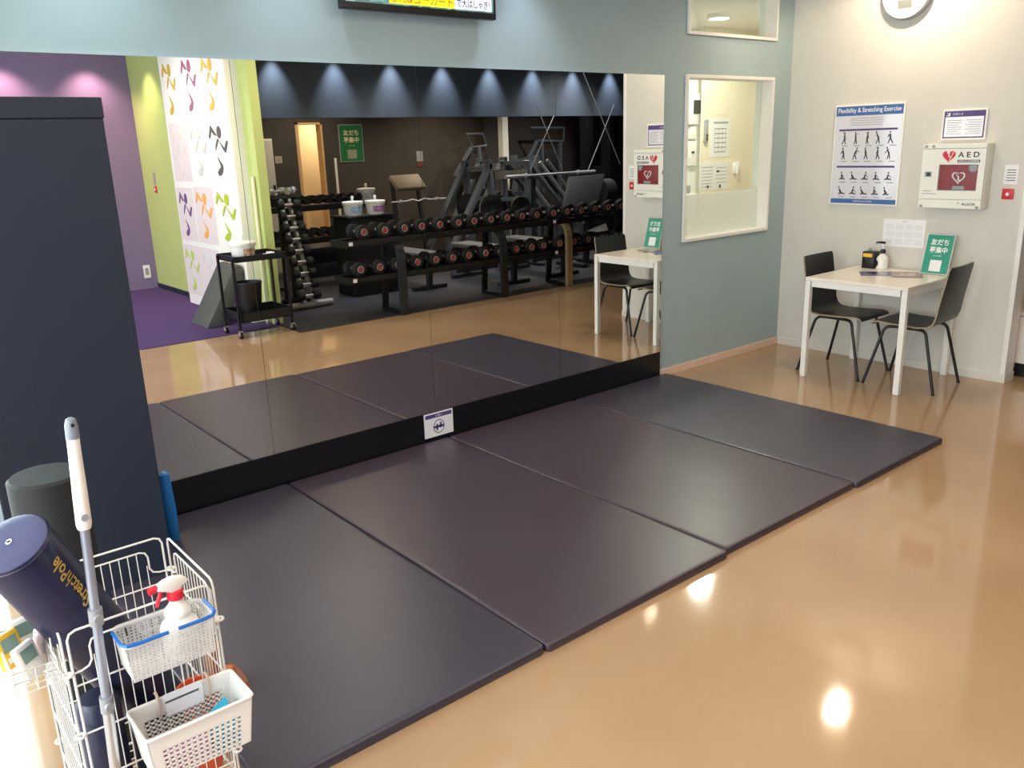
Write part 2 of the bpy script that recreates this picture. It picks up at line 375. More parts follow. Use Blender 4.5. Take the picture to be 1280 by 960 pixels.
# logo figures on the white panel (print)
FIG = [
    [(603,460),(641,527),(622,522),(607,497),(593,542),(585,534)],
    [(648,553),(682,603),(697,560),(706,560),(707,570),(688,632),(676,618)],
    [(641,543),(649,549),(633,590),(622,616),(626,580)],
    [(627,653),(657,702),(659,722),(652,752),(638,769),(624,769),(619,750),(630,730),(645,716),(640,695)],
    [(656+14*math.cos(a*PI/6), 507+38*math.sin(a*PI/6)) for a in range(12)],
]
def figure(mb, y0, y1, z0, z1, x):
    ym_, hw = (y0+y1)/2, (y1-y0)*0.68; y0, y1 = ym_-hw, ym_+hw
    for poly in FIG:
        pl = [(y0+(px-588)/119*(y1-y0), z0+(770-py)/308*(z1-z0)) for px, py in poly]
        mb.prism(pl, lambda a, b, t: (x+t, a, b), -0.004, 0.0)
figs = [((205,170,40), -6.15, -5.86, 2.16, 2.705), ((156,92,120), -5.55, -5.25, 2.17, 2.695), ((240,172,70), -4.985, -4.667, 2.15, 2.66),
        ((232,214,206), -6.10, -5.80, 1.49, 2.02), ((206,204,200), -5.52, -5.20, 1.50, 2.015), ((92,88,86), -4.971, -4.625, 1.506, 2.01),
        ((112,78,126), -6.145, -5.869, 0.817, 1.314), ((242,168,84), -5.60, -5.26, 0.82, 1.33), ((176,196,50), -4.999, -4.623, 0.835, 1.339),
        ((186,204,104), -6.186, -5.874, 0.177, 0.667), ((214,212,210), -5.626, -5.308, 0.194, 0.661), ((232,196,90), -5.0, -4.65, 0.19, 0.66)]
for i, (c, a, b, z0, z1) in enumerate(figs):
    if i in (3, 6, 7, 9, 10): MB(lp.location).box(-2.832, -2.83, a-0.12, b+0.12, z0-0.05, z1+0.05).build('pink_tile', M_pinktile, lp, smooth=False)
    g = MB(lp.location); figure(g, a, b, z0, z1, -2.832); g.build('note_figure', mat('note_figure_%d' % i, c, 0.6, var=0.01), lp, smooth=False)
# mirror: five tall panels
XS = [-6.12, -5.63, -4.6175, -3.5876, -2.5696, -1.549]
LAB = [None, 'mirror panel partly behind the navy pillar, showing the purple and lime walls', 'mirror panel showing the dumbbell tree and the green poster', 'mirror panel showing the press machines and the middle of the dumbbell rack', 'mirror panel at the right end, showing the white table']
LAB[0] = 'narrow mirror panel at the far left, hidden behind the navy pillar'
for i in range(1, 5):
    m = MB().box(XS[i]+0.0012, XS[i+1]-0.0012, -0.015, -0.003, 0.207, 2.152).build('mirror_panel', M_mirror, smooth=False)
    tag(m, LAB[i], 'mirror', 'mirror panels along the teal wall')
struct(MB().box(-5.63, -1.549, -0.003, 0.0, 0.206, 2.152).build('trim_4', mat('seam_highlight_backing', (128, 130, 130), 0.5, var=0.03), smooth=False), 'mirror backing with the joint highlight painted in as grey')  # grey tone paints the highlight along the mirror joints

# office window with the room behind it
def framed_window(name, x0, x1, z0, z1, label):
    t = thing(name, label, 'window', ((x0+x1)/2, 0.05, z0)); del t['category']; t['kind'] = 'structure'
    g = MB(t.location); fw = 0.022
    g.box(x0, x0+fw, -0.018, 0.14, z0, z1); g.box(x1-fw, x1, -0.018, 0.14, z0, z1)
    g.box(x0+fw, x1-fw, -0.018, 0.14, z0, z0+fw); g.box(x0+fw, x1-fw, -0.018, 0.14, z1-fw, z1)
    g.build('window_frame', M_white, t, smooth=False, bevel=0.002)
    return t
w1 = framed_window('window_1', WX0, WX1, WZ0, WZ1, 'white framed office window in the teal wall')
MB(w1.location).box(WX0+.022, WX1-.022, 0.085, 0.091, WZ0+.022, WZ1-.022).build('pane', M_glass, w1, smooth=False)
MB(w1.location).box(WX0+.022, WX1-.022, 0.080, 0.0845, WZ0+.022, WZ0+0.33).build('frosted_film', M_frost, w1, smooth=False)
w2 = framed_window('window_2', TX0, TX1, TZ0, CEIL-0.05, 'white framed transom window above the office window')
MB(w2.location).box(TX0+.022, TX1-.022, 0.085, 0.091, TZ0+.022, CEIL-.072).build('pane', M_glass, w2, smooth=False)
struct(MB().box(-1.9, 2.2, 0.12, 1.45, -0.1, 0.0).build('floor_office', M_floor, smooth=False))
struct(MB().box(0.74, 2.2, 1.45, 1.462, 0, CEIL).build('wall_office', M_beigeroom, smooth=False), 'cream wall inside the office')
struct(MB().box(-1.9, 1.3, 1.62, 1.72, 0, CEIL).build('wall_office_recess', M_white, smooth=False))
struct(MB().box(2.2, 2.3, 0.12, 1.55, 0, CEIL).build('wall_office_right', M_beigeroom, smooth=False))
struct(MB().box(-2.0, -1.9, 0.12, 1.72, 0, CEIL).build('wall_office_left', M_beigeroom, smooth=False))
struct(MB().box(-1.9, 2.2, 0.121, 1.62, 2.75, 2.80).build('ceiling_office', M_ceil, smooth=False))
spot('office_light', (0.168, 0.847, 2.70), (0.3, 0.9, 0), 165, (1.0, 0.92, 0.78), 165, 0.3, 0.07)
dl = thing('downlight', 'round recessed downlight in the office ceiling', 'light', (0.168, 0.847, 2.72))
dl_e = mat('lamp_glow', (255, 244, 220), 0.5, var=0, emit=(255, 240, 210), es=6.0)
MB().lathe([(0.0, -0.008), (0.085, -0.008), (0.085, 0.03)], 24).build('lens', dl_e, dl)
MB().lathe([(0.086, -0.004), (0.105, -0.004), (0.105, 0.03), (0.086, 0.03), (0.086, -0.004)], 24).build('trim_ring', M_white, dl)
# office things
def wall_sheet(name, label, cat, x0, x1, z0, z1, y, m=None):
    t = thing(name, label, cat, ((x0+x1)/2, y, z0))
    MB(t.location).box(x0, x1, y-0.003, y, z0, z1).build('sheet', m or M_paper, t, smooth=False)
    return t
t = wall_sheet('notice_sheet', 'white schedule sheet pinned to the office wall', 'paper', 0.884, 1.205, 1.535, 1.91, 1.45)
g = MB(t.location)
for k in range(6): g.box(0.95, 1.14, 1.446, 1.447, 1.58+k*0.045, 1.59+k*0.045)
g.box(0.93, 1.17, 1.446, 1.447, 1.86, 1.878)
for xx in (0.95, 1.01, 1.075, 1.135): g.box(xx, xx+0.004, 1.446, 1.447, 1.58, 1.82)
g.build('print', M_greyprint, t, smooth=False)
t = wall_sheet('notice_sheet', 'white double sheet below the schedule, behind the glass', 'paper', 0.735, 1.205, 1.215, 1.485, 1.45)
g = MB(t.location)
for k in range(7): g.box(0.76, 0.94, 1.446, 1.447, 1.245+k*0.032, 1.251+k*0.032)
for k in range(5): g.box(1.0, 1.17, 1.446, 1.447, 1.28+k*0.036, 1.286+k*0.036)
g.build('print', M_greyprint, t, smooth=False)
g = MB(t.location).box(0.85, 0.88, 1.4455, 1.447, 1.235, 1.262).box(1.0, 1.045, 1.4455, 1.447, 1.385, 1.405).box(1.05, 1.08, 1.4455, 1.447, 1.225, 1.262).build('stamp', M_blackprint, t, smooth=False)
t = thing('intercom_phone', 'white wall phone hanging on the office wall beside the papers', 'phone', (1.31, 1.45, 1.34))
MB(t.location).box(1.27, 1.35, 1.42, 1.45, 1.36, 1.47).build('body', M_plasticwhite, t, bevel=0.008)
MB(t.location).box(1.285, 1.325, 1.395, 1.42, 1.35, 1.48).build('handset', M_plasticwhite, t, bevel=0.01)
MB(t.location).tube([(1.30+.012*math.sin(k*1.1), 1.41, 1.35-k*0.01) for k in range(9)], 0.004, 6).build('cord', M_plasticwhite, t)
t = thing('key_holder', 'narrow grey holder on the office wall above the papers', 'holder', (0.80, 1.45, 1.68))
MB(t.location).box(0.775, 0.815, 1.42, 1.45, 1.68, 1.90).build('body', M_grey, t, bevel=0.006)
MB(t.location).box(0.785, 0.805, 1.414, 1.42, 1.70, 1.76).build('slot', M_blackprint, t, smooth=False)
t = thing('control_panel', 'white control panel with a black screen behind the office glass', 'panel', (0.55, 1.62, 1.60))
MB(t.location).box(0.70, 0.96, 1.56, 1.62, 1.86, 2.16).build('body', M_plasticwhite, t, bevel=0.006)
MB(t.location).box(0.75, 0.93, 1.553, 1.56, 1.96, 2.09).build('screen', M_black, t, smooth=False)
t = thing('alarm_box', 'white alarm boxes under the control panel in the office', 'panel', (0.55, 1.62, 1.40))
MB(t.location).box(0.74, 0.83, 1.58, 1.62, 1.72, 1.84).build('body', M_plasticwhite, t, bevel=0.005)
MB(t.location).box(0.74, 0.84, 1.58, 1.62, 1.46, 1.70).build('body', M_plasticwhite, t, bevel=0.005)
MB(t.location).box(0.76, 0.80, 1.575, 1.58, 1.58, 1.60).build('button', M_black, t, smooth=False)
t = thing('storage_cabinet', 'white storage cabinet low behind the frosted film in the office', 'cabinet', (0.55, 1.5, 0))
MB(t.location).box(0.40, 0.66, 1.42, 1.60, 0, 1.20).build('body', M_plasticwhite, t, bevel=0.005)
MB(t.location).box(0.45, 0.60, 1.45, 1.58, 1.20, 1.28).build('top_tray', M_grey, t, bevel=0.01)

# ================================================================== MATS
MX = [-5.62, -4.570, -3.5186, -2.454, -1.493]
ML = ['dark slate floor mat nearest the wire basket cart', 'aubergine floor mat, second from the wire basket cart', 'aubergine floor mat, third from the wire basket cart', 'dark slate floor mat farthest right, nearest the white table']
def floor_mat_pad(x0, x1, y0, y1, h):
    g = MB(); n = 5; r = 0.014; loop = rounded_loop(x1-x0, y1-y0, 0.02, 4); cx, cy = (x0+x1)/2, (y0+y1)/2
    rings = []
    prof = [(0.002, 0.0), (0.0, 0.006), (0.0, h-0.007), (0.002, h-0.002), (0.006, h), (0.02, h), (0.06, h+0.001)]
    V = []; Fc = []; N = len(loop)
    for ins, z in prof:
        sx = ((x1-x0)/2-ins)/((x1-x0)/2); sy = ((y1-y0)/2-ins)/((y1-y0)/2)
        V += [(cx+a*sx, cy+b*sy, z) for a, b in loop]
    for k in range(len(prof)-1): Fc += [(k*N+i, k*N+(i+1) % N, (k+1)*N+(i+1) % N, (k+1)*N+i) for i in range(N)]
    Fc += [tuple(range(N-1, -1, -1)), tuple((len(prof)-1)*N+i for i in range(N))]
    return g.add(V, Fc)
for i in range(4):
    x0, x1 = MX[i]+0.003, MX[i+1]-0.003
    ym = -2.085 + (0.012 if i == 2 else (-0.006 if i == 1 else 0))
    t = thing('floor_mat', ML[i], 'mat', ((x0+x1)/2, (ym-0.03)/2, 0), 0, 'dark mats laid along the mirror')
    g = floor_mat_pad(x0-t.location.x, x1-t.location.x, ym-t.location.y, -0.03-t.location.y, 0.034)
    g.build('pad', M_mat if i in (1, 2) else M_mat2, t, angle=60)
    lp2 = rounded_loop(x1-x0-0.004, -0.03-ym-0.004, 0.02, 4)
    MB().tube([(a, b, 0.024) for a, b in lp2], 0.0030, 6, True).build('piping', M_matedge, t)

# ================================================================== PILLAR
t = thing('pillar', 'dark navy boxed pillar standing at the left, in front of the mirror', 'pillar', (-5.65, -0.35, 0))
MB(t.location).box(-5.93, -5.363, -0.60, -0.12, 0, 1.8735).build('body', M_navywall, t, smooth=False, bevel=0.004)
MB(t.location).box(-5.935, -5.360, -0.606, -0.115, 1.874, 1.946).build('top_board', M_navywall, t, smooth=False, bevel=0.003)

# ================================================================== TV, signs on the teal wall
t = thing('television', 'black wall television at the top edge showing a captioned broadcast', 'television', (-3.57, -0.06, 2.40))
MB(t.location).box(-4.05, -3.085, -0.10, -0.055, 2.40, 2.955-0.01).build('bezel', M_black, t, smooth=False, bevel=0.004)
MB(t.location).box(-3.8, -3.35, -0.055, 0.0, 2.5, 2.8).build('wall_bracket', M_darksteel, t, smooth=False)
scr = bpy.data.materials.new('tv_picture'); scr.use_nodes = True; nt = scr.node_tree; b = nt.nodes['Principled BSDF']
tc = nt.nodes.new('ShaderNodeTexCoord'); vo = nt.nodes.new('ShaderNodeTexVoronoi'); vo.inputs['Scale'].default_value = 18
nt.links.new(tc.outputs['Object'], vo.inputs['Vector']); rp = nt.nodes.new('ShaderNodeValToRGB')
rp.color_ramp.elements[0].color = (0.02, 0.06, 0.07, 1); rp.color_ramp.elements[1].color = (0.25, 0.42, 0.42, 1)
e = rp.color_ramp.elements.new(0.5); e.color = (0.10, 0.22, 0.20, 1)
nt.links.new(vo.outputs['Color'], rp.inputs['Fac']); nt.links.new(rp.outputs['Color'], b.inputs['Emission Color']); b.inputs['Emission Strength'].default_value = 1.3
b.inputs['Base Color'].default_value = (0.01, 0.01, 0.01, 1); b.inputs['Roughness'].default_value = 0.2
s = MB(t.location).box(-4.03, -3.105, -0.1005, -0.1, 2.432, 2.93).build('screen', scr, t, smooth=False)
em_y = mat('caption_yellow', (240, 235, 40), 0.5, var=0, emit=(240, 232, 30), es=1.0)
em_w = mat('caption_white', (225, 232, 250), 0.5, var=0, emit=(220, 228, 250), es=0.9)
em_r = mat('caption_red', (214, 70, 30), 0.5, var=0, emit=(214, 60, 20), es=0.9)
em_k = mat('caption_grey', (60, 62, 84), 0.5, var=0, emit=(56, 58, 84), es=0.9)
MB(t.location).box(-3.78, -3.372, -0.1012, -0.1006, 2.439, 2.500).build('caption_band', em_y, s, smooth=False).location = (0, 0, 0)
MB(t.location).box(-3.370, -3.118, -0.1012, -0.1006, 2.439, 2.500).build('caption_band', em_w, s, smooth=False)
text('caption_text', 'さん&ゴーカート', em_r, s, (-3.575, -0.1013, 2.470), (1, 0, 0), (0, 0, 1), 0.048, 0.385, off=t.location, bold=0.012)
text('caption_text', 'で大はしゃぎ!', em_k, s, (-3.244, -0.1013, 2.470), (1, 0, 0), (0, 0, 1), 0.044, 0.225, off=t.location, bold=0.012)

t = thing('floor_notice', 'small white no shoes style notice stuck to the black plinth', 'sign', (-3.573, -0.02, 0.05))
t['label'] = 'small white notice with a round blue symbol on the black plinth'
MB(t.location).box(-3.677, -3.468, -0.021, -0.0175, 0.052, 0.202).build('plate', M_paper, t, smooth=False)
g = MB(t.location).box(-3.668, -3.477, -0.0216, -0.021, 0.170, 0.194)
g.build('header_band', M_purpleprint, t, smooth=False)
text('header_text', 'お願い', M_paper, t, (-3.572, -0.0217, 0.182), (1, 0, 0), (0, 0, 1), 0.012, 0.05, off=t.location)
cx, cz = -3.574, 0.112; fnY = lambda u, v, q: (u, -0.0210-q, v)
g = MB(t.location)
ring = [(cx+0.040*math.cos(a*PI/16), cz+0.043*math.sin(a*PI/16)) for a in range(32)]; ri = [(cx+0.035*math.cos(a*PI/16), cz+0.038*math.sin(a*PI/16)) for a in range(32)]
g.add([fnY(u, v, 0.0006) for u, v in ring+ri], [(i, (i+1) % 32, 32+(i+1) % 32, 32+i) for i in range(32)])
g.box(cx-0.036, cx+0.036, -0.0216, -0.021, cz-0.008, cz+0.006); g.box(cx-0.018, cx-0.006, -0.0216, -0.021, cz-0.024, cz+0.016); g.box(cx+0.008, cx+0.02, -0.0216, -0.021, cz-0.012, cz+0.024)
g.build('symbol', M_purpleprint, t, smooth=False, fix=False)

# ================================================================== RIGHT WALL
UX = (0, -1, 0); UZ = (0, 0, 1)
def wbox(mb, y0, y1, z0, z1, d0, d1): return mb.box(-d1, -d0, y0, y1, z0, z1)
# stretching poster
t = thing('exercise_poster', 'framed stretching exercise poster on the cream wall', 'poster', (0, -0.683, 1.198))
wbox(MB(t.location), -0.957, -0.411, 1.196, 1.935, 0, 0.014).build('frame', M_plasticwhite, t, smooth=False, bevel=0.003)
wbox(MB(t.location), -0.945, -0.423, 1.208, 1.923, 0.014, 0.0150).build('print_sheet', mat('poster_gloss_paper', (214, 214, 222), 0.12, var=0.01), t, smooth=False)
wbox(MB(t.location), -0.945, -0.423, 1.855, 1.923, 0.0150, 0.0156).build('header_band', M_blueprint, t, smooth=False)
wbox(MB(t.location), -0.945, -0.423, 1.208, 1.242, 0.0150, 0.0156).build('footer_band', M_blueprint, t, smooth=False)
text('title', 'Flexibility & Stretching Exercise', M_paper, t, (-0.0156, -0.684, 1.889), UX, UZ, 0.044, 0.49, off=t.location, bold=0.012)
text('footer_text', 'STRETCHING POSTER', M_paper, t, (-0.0156, -0.684, 1.225), UX, UZ, 0.012, 0.15, off=t.location)
g = MB(t.location); wbox(g, -0.915, -0.455, 1.745, 1.759, 0.0150, 0.0155); wbox(g, -0.915, -0.455, 1.475, 1.489, 0.0150, 0.0155); g.build('section_bars', M_purpleprint, t, smooth=False)
g = MB(t.location)
for k in range(4): wbox(g, -0.80, -0.54, 1.785+k*0.016, 1.789+k*0.016, 0.0150, 0.0154)
for r_, z in enumerate((1.645, 1.53, 1.375, 1.265)):
    for k in range(5): wbox(g, -0.505-k*0.095-0.03, -0.505-k*0.095+0.02, z-0.012, z-0.006, 0.0150, 0.0154)
g.build('fine_print', M_greyprint, t, smooth=False)
g = MB(t.location)
def stick(mb, y, z, seed, low):
    rnd = random.Random(seed); h = 0.085 if not low else 0.06
    P = lambda u, v: (-0.0157, y-u, z+v)
    def limb(a, b, wd):
        d = Vector((b[0]-a[0], b[1]-a[1])); nrm = Vector((-d.y, d.x)).normalized()*wd/2
        mb.add([P(a[0]-nrm.x, a[1]-nrm.y), P(a[0]+nrm.x, a[1]+nrm.y), P(b[0]+nrm.x*.7, b[1]+nrm.y*.7), P(b[0]-nrm.x*.7, b[1]-nrm.y*.7)], [(0, 1, 2, 3)])
    if not low:
        lean = rnd.uniform(-0.018, 0.018); hip = (0, h*0.48); sh = (lean, h*0.82)
        limb(hip, sh, 0.015); limb(hip, (-0.006-rnd.uniform(0, .018), 0), 0.010); limb(hip, (0.006+rnd.uniform(0, .018), 0), 0.010)
        limb(sh, (sh[0]+rnd.uniform(-.03, .03), sh[1]+rnd.uniform(-.03, .03)), 0.006); limb(sh, (sh[0]+rnd.uniform(-.02, .02), sh[1]-0.03), 0.006)
    else:
        lean = rnd.uniform(-0.02, 0.01); hip = (0, h*0.15); sh = (lean, h*0.68)
        limb(hip, sh, 0.016); limb(hip, (0.032*rnd.choice((1, .7)), 0.004), 0.012); limb(hip, (-0.022, 0.004), 0.012); limb(sh, (sh[0]+0.022, sh[1]-0.024), 0.006)
    hd = (sh[0]*1.15, sh[1]+0.012)
    mb.add([P(hd[0]+0.006*math.cos(a*PI/4), hd[1]+0.008*math.sin(a*PI/4)) for a in range(8)], [tuple(range(8))])
n = 0
for z, low in ((1.648, 0), (1.535, 0), (1.385, 1), (1.275, 1)):
    for k in range(5): stick(g, -0.505-k*0.09, z, 40+n, low); n += 1
g.build('figures', M_figprint, t, smooth=False, fix=False)
# certificate
t = thing('certificate', 'small framed certificate with a purple header above the AED box', 'frame', (0, -1.374, 1.662))
wbox(MB(t.location), -1.523, -1.226, 1.662, 1.866, 0, 0.012).build('frame', M_plasticwhite, t, smooth=False, bevel=0.003)
wbox(MB(t.location), -1.511, -1.238, 1.674, 1.854, 0.012, 0.0126).build('border', M_purpleprint, t, smooth=False)
wbox(MB(t.location), -1.502, -1.247, 1.683, 1.815, 0.0126, 0.0132).build('sheet', mat('certificate_gloss', (222, 222, 226), 0.12, var=0.01), t, smooth=False)
text('title', 'お知らせ', M_paper, t, (-0.0132, -1.33, 1.834), UX, UZ, 0.018, 0.07, off=t.location)
g = MB(t.location)
for k in range(7):
    wbox(g, -1.36+0.02*(k % 3 == 1), -1.262, 1.70+k*0.015, 1.704+k*0.015, 0.0132, 0.0135); wbox(g, -1.49, -1.385-0.02*(k % 2), 1.70+k*0.015, 1.704+k*0.015, 0.0132, 0.0135)
g.build('fine_print', M_greyprint, t, smooth=False)
g = MB(t.location); fx = lambda u, v, q: (-0.0132-q, u, v)
g.prism([(-1.252, 1.845), (-1.258, 1.845), (-1.262, 1.832), (-1.272, 1.845), (-1.278, 1.845), (-1.278, 1.822), (-1.252, 1.822), (-1.252, 1.828), (-1.268, 1.828)], fx, 0, 0.0004)
g.build('emblem', M_paper, t, smooth=False)
# AED box
AY0, AY1, AZ0, AZ1, AD = -1.590, -1.160, 1.203, 1.640, 0.12
t = thing('aed_cabinet', 'white wall cabinet with a red heart and AED lettering', 'cabinet', (0, -1.375, AZ0))
wbox(MB(t.location), AY0, AY1, AZ0, AZ1, 0, AD-0.02).build('body', M_aed, t, bevel=0.006)
# door with a cut out window
dY0, dY1, dZ0, dZ1 = AY0+0.003, AY1-0.003, AZ0+0.065, AZ1-0.035
oY0, oY1, oZ0, oZ1 = -1.545, -1.285, 1.325, 1.502
g = MB(t.location)
wbox(g, dY0, oY0, dZ0, dZ1, AD-.019, AD); wbox(g, oY1, dY1, dZ0, dZ1, AD-.019, AD); wbox(g, oY0, oY1, dZ0, oZ0, AD-.019, AD); wbox(g, oY0, oY1, oZ1, dZ1, AD-.019, AD)
dr = g.build('door', M_aed, t, smooth=False)
wbox(MB(t.location), AY0+0.003, AY1-0.003, AZ0+0.002, AZ0+0.062, AD-.019, AD).build('lower_panel', M_aed, t, smooth=False, bevel=0.002)
wbox(MB(t.location), AY0+0.003, AY1-0.003, AZ1-0.032, AZ1-0.002, AD-.019, AD).build('upper_panel', M_aed, t, smooth=False, bevel=0.002)
bgp = wbox(MB(t.location), oY0+0.004, oY1-0.004, oZ0+0.003, oZ1-0.004, AD-.0195, AD-0.006).build('bag', M_aedbag, t, bevel=0.004)
wbox(MB(t.location), oY0, oY1, oZ0, oZ1, AD-.004, AD-0.002).build('window_pane', M_thinglass, dr, smooth=False)
def heart(cy, cz, sz):
    pts = []
    for k in range(36):
        a = 2*PI*k/36; pts.append((cy-sz*(16*math.sin(a)**3)/32, cz+sz*(13*math.cos(a)-5*math.cos(2*a)-2*math.cos(3*a)-math.cos(4*a))/32))
    return pts
fxA = lambda u, v, q: (-AD-q, u, v); fxB = lambda u, v, q: (-AD+0.006-q, u, v)
MB(t.location).prism(heart(-1.345, 1.558, 0.088), fxA, 0, 0.0008).build('heart_emblem', M_redprint, t, smooth=False)
g = MB(t.location); g.prism([(-1.325, 1.596), (-1.352, 1.572), (-1.342, 1.566), (-1.366, 1.538), (-1.338, 1.556), (-1.347, 1.563), (-1.332, 1.575)][::-1], fxA, 0.0008, 0.0013); g.prism([(-1.372, 1.585), (-1.377, 1.585), (-1.349, 1.521), (-1.344, 1.521)], fxA, 0.0008, 0.0013)
g.build('bolt_mark', M_paper, t, smooth=False)
text('lettering', 'A E D', M_blackprint, t, (-AD, -1.475, 1.566), UX, UZ, 0.036, 0.14, off=t.location, bold=0.02)
wbox(MB(t.location), -1.552, -1.405, 1.514, 1.532, AD, AD+0.0005).build('caption_bar', M_blackprint, t, smooth=False)
text('caption', '自動体外式除細動器', M_paper, t, (-AD-0.0006, -1.479, 1.523), UX, UZ, 0.013, 0.135, off=t.location, bold=0.01)
hp = heart(-1.42, 1.416, 0.088); hi = heart(-1.42, 1.417, 0.072)
MB(t.location).add([fxB(u, v, 0.0008) for u, v in hp+hi], [(i, (i+1) % 36, 36+(i+1) % 36, 36+i) for i in range(36)]).build('bag_heart', M_paper, bgp, smooth=False, fix=False)
MB(t.location).prism([(-1.40, 1.438), (-1.43, 1.412), (-1.418, 1.408), (-1.44, 1.385), (-1.41, 1.402), (-1.422, 1.408)], fxB, 0, 0.001).build('bag_bolt', M_paper, bgp, smooth=False)
wbox(MB(t.location), -1.465, -1.385, 1.333, 1.357, AD-.006, AD-0.0045).build('bag_label', M_grey, bgp, smooth=False)
MB(t.location).cyl((-AD+0.003, -1.512, 1.478), (-AD+0.001, -1.512, 1.478), 0.028, n=20).build('window_seal', M_grey, dr)
g = wbox(MB(t.location), -1.238, -1.192, 1.418, 1.452, AD, AD+0.004).build('lock_plate', M_grey, t, smooth=False)
wbox(MB(t.location), -1.232, -1.206, 1.423, 1.447, AD+0.004, AD+0.006).build('latch', M_black, t, smooth=False)
MB(t.location).cyl((-AD, -1.235, AZ1-0.018), (-AD-0.003, -1.235, AZ1-0.018), 0.010, n=14).build('keyhole', M_grey, t)
for (ya, za) in ((-1.195, AZ1-0.026), (-1.575, AZ0+0.004), (-1.195, AZ0+0.004)): wbox(MB(t.location), ya, ya+0.02, za, za+0.017, AD, AD+0.002).build('hinge', M_grey, t, smooth=False)
text('maker_lettering', 'ALSOK', M_blackprint, t, (-AD, -1.508, 1.236), UX, UZ, 0.018, 0.095, off=t.location, bold=0.02)
MB(t.location).prism([(-1.432, 1.246), (-1.455, 1.246), (-1.440, 1.240), (-1.437, 1.227)], fxA, 0, 0.0006).build('maker_emblem', M_gold, t, smooth=False)
g = MB(t.location); wbox(g, -1.245, -1.185, 1.318, 1.322, AD, AD+0.0005); wbox(g, -1.285, -1.185, 1.300, 1.304, AD, AD+0.0005); g.build('fine_print', M_greyprint, t, smooth=False)
# small note and fire button
t = thing('wall_note', 'small printed white note above the red call button', 'paper', (0, -1.711, 1.366))
wbox(MB(t.location), -1.756, -1.669, 1.366, 1.494, 0, 0.002).build('sheet', M_paper, t, smooth=False)
g = MB(t.location)
for k in range(5): wbox(g, -1.742, -1.685, 1.39+k*0.017, 1.395+k*0.017, 0.002, 0.0025)
g.build('print', M_figprint, t, smooth=False)
t = thing('call_button', 'small red square call button below the white note', 'button', (0, -1.708, 1.269))
wbox(MB(t.location), -1.744, -1.672, 1.269, 1.338, 0, 0.012).build('plate', M_redprint, t, bevel=0.003)
MB(t.location).cyl((-0.012, -1.708, 1.302), (-0.018, -1.708, 1.302), 0.011, n=16).build('knob', M_paper, t)
# calendar sheet
t = thing('calendar_sheet', 'white year calendar taped to the cream wall above the table', 'paper', (0, -1.022, 0.90))
wbox(MB(t.location), -1.180, -0.864, 0.900, 1.103, 0, 0.002).build('sheet', M_paper, t, smooth=False)
g = MB(t.location); wbox(g, -1.045, -1.005, 1.085, 1.092, 0.002, 0.0025)
for i in range(4):
    for j in range(3):
        for k in range(4): wbox(g, -0.945-i*0.072, -0.888-i*0.072, 0.922+j*0.054+k*0.010, 0.925+j*0.054+k*0.010, 0.002, 0.0024)
g.build('print', mat('pale_grey_print', (206, 206, 214), 0.6, var=0.02), t, smooth=False)
# clock
t = thing('wall_clock', 'round white wall clock cut off by the top of the frame', 'clock', (0, -0.905, 2.66))
CC = Vector((0, -0.905, 2.66))
cl = MB(CC)
prof = [(0.150, 0.0), (0.172, 0.004), (0.177, 0.02), (0.177, 0.046), (0.168, 0.056), (0.160, 0.050)]
V = []; Fc = []; N = 48
for r_, d in prof: V += [(-d, CC.y+r_*math.cos(2*PI*i/N), CC.z+r_*math.sin(2*PI*i/N)) for i in range(N)]
for k in range(len(prof)-1): Fc += [(k*N+i, k*N+(i+1) % N, (k+1)*N+(i+1) % N, (k+1)*N+i) for i in range(N)]
Fc += [tuple(range(N)), tuple((len(prof)-1)*N+i for i in range(N))]
cl.add(V, Fc).build('case', M_grey, t)
MB(CC).cyl((-0.0495, CC.y, CC.z), (-0.054, CC.y, CC.z), 0.163, n=48).build('dial', M_plasticwhite, t)
wbox(MB(CC), CC.y-0.05, CC.y+0.05, CC.z-0.10, CC.z-0.045, 0.054, 0.056).build('display', mat('lcd_grey', (120, 126, 122), 0.3, var=0.05), t, smooth=False)
for hnum in range(1, 13):
    a = PI/2-hnum*PI/6
    text('numeral', str(hnum), M_greyprint, t, (-0.0545, CC.y-0.135*math.cos(a), CC.z+0.135*math.sin(a)), UX, UZ, 0.024, off=CC)
for nm, a, L, wd in (('hour_hand', 0.5, 0.08, 0.010), ('minute_hand', 2.1, 0.12, 0.007)):
    MB(CC).beam((-0.058, CC.y, CC.z), (-0.058, CC.y-L*math.cos(a), CC.z+L*math.sin(a)), 0.002, wd).build(nm, M_blackprint, t, smooth=False)
# white cabinet beyond the wall end
t = thing('shelf_cabinet', 'white shelving cabinet just beyond the end of the cream wall', 'cabinet', (0.45, -1.9, 0))
g = MB(t.location); g.box(0.20, 0.22, -2.0, -1.80, 0.05, 1.9); g.box(0.20, 0.7, -1.82, -1.80, 0.05, 1.9); g.box(0.68, 0.7, -2.0, -1.8, 0.05, 1.9)
MB(t.location).box(0.20, 0.70, -1.80, -1.775, 0.06, 1.9).build('side_panel', M_pinkwood, t, smooth=False)
MB(t.location).box(0.24, 0.70, -2.0, -1.80, 0.10, 0.44).build('drawer', M_white, t, smooth=False, bevel=0.004)
MB(t.location).box(0.22, 0.70, -2.0, -1.80, 0.45, 0.475).build('shelf', M_white, t, smooth=False)
MB(t.location).box(0.22, 0.70, -2.0, -1.80, 1.30, 1.325).build('shelf', M_white, t, smooth=False)
MB(t.location).box(0.60, 0.70, -2.0, -1.80, 0.475, 1.9).build('back_panel', mat('dark_red_brown', (70, 42, 38), 0.6), t, smooth=False)
MB(t.location).box(0.26, 0.70, -2.0, -1.80, 0.0, 0.10).build('plinth', M_black, t, smooth=False)

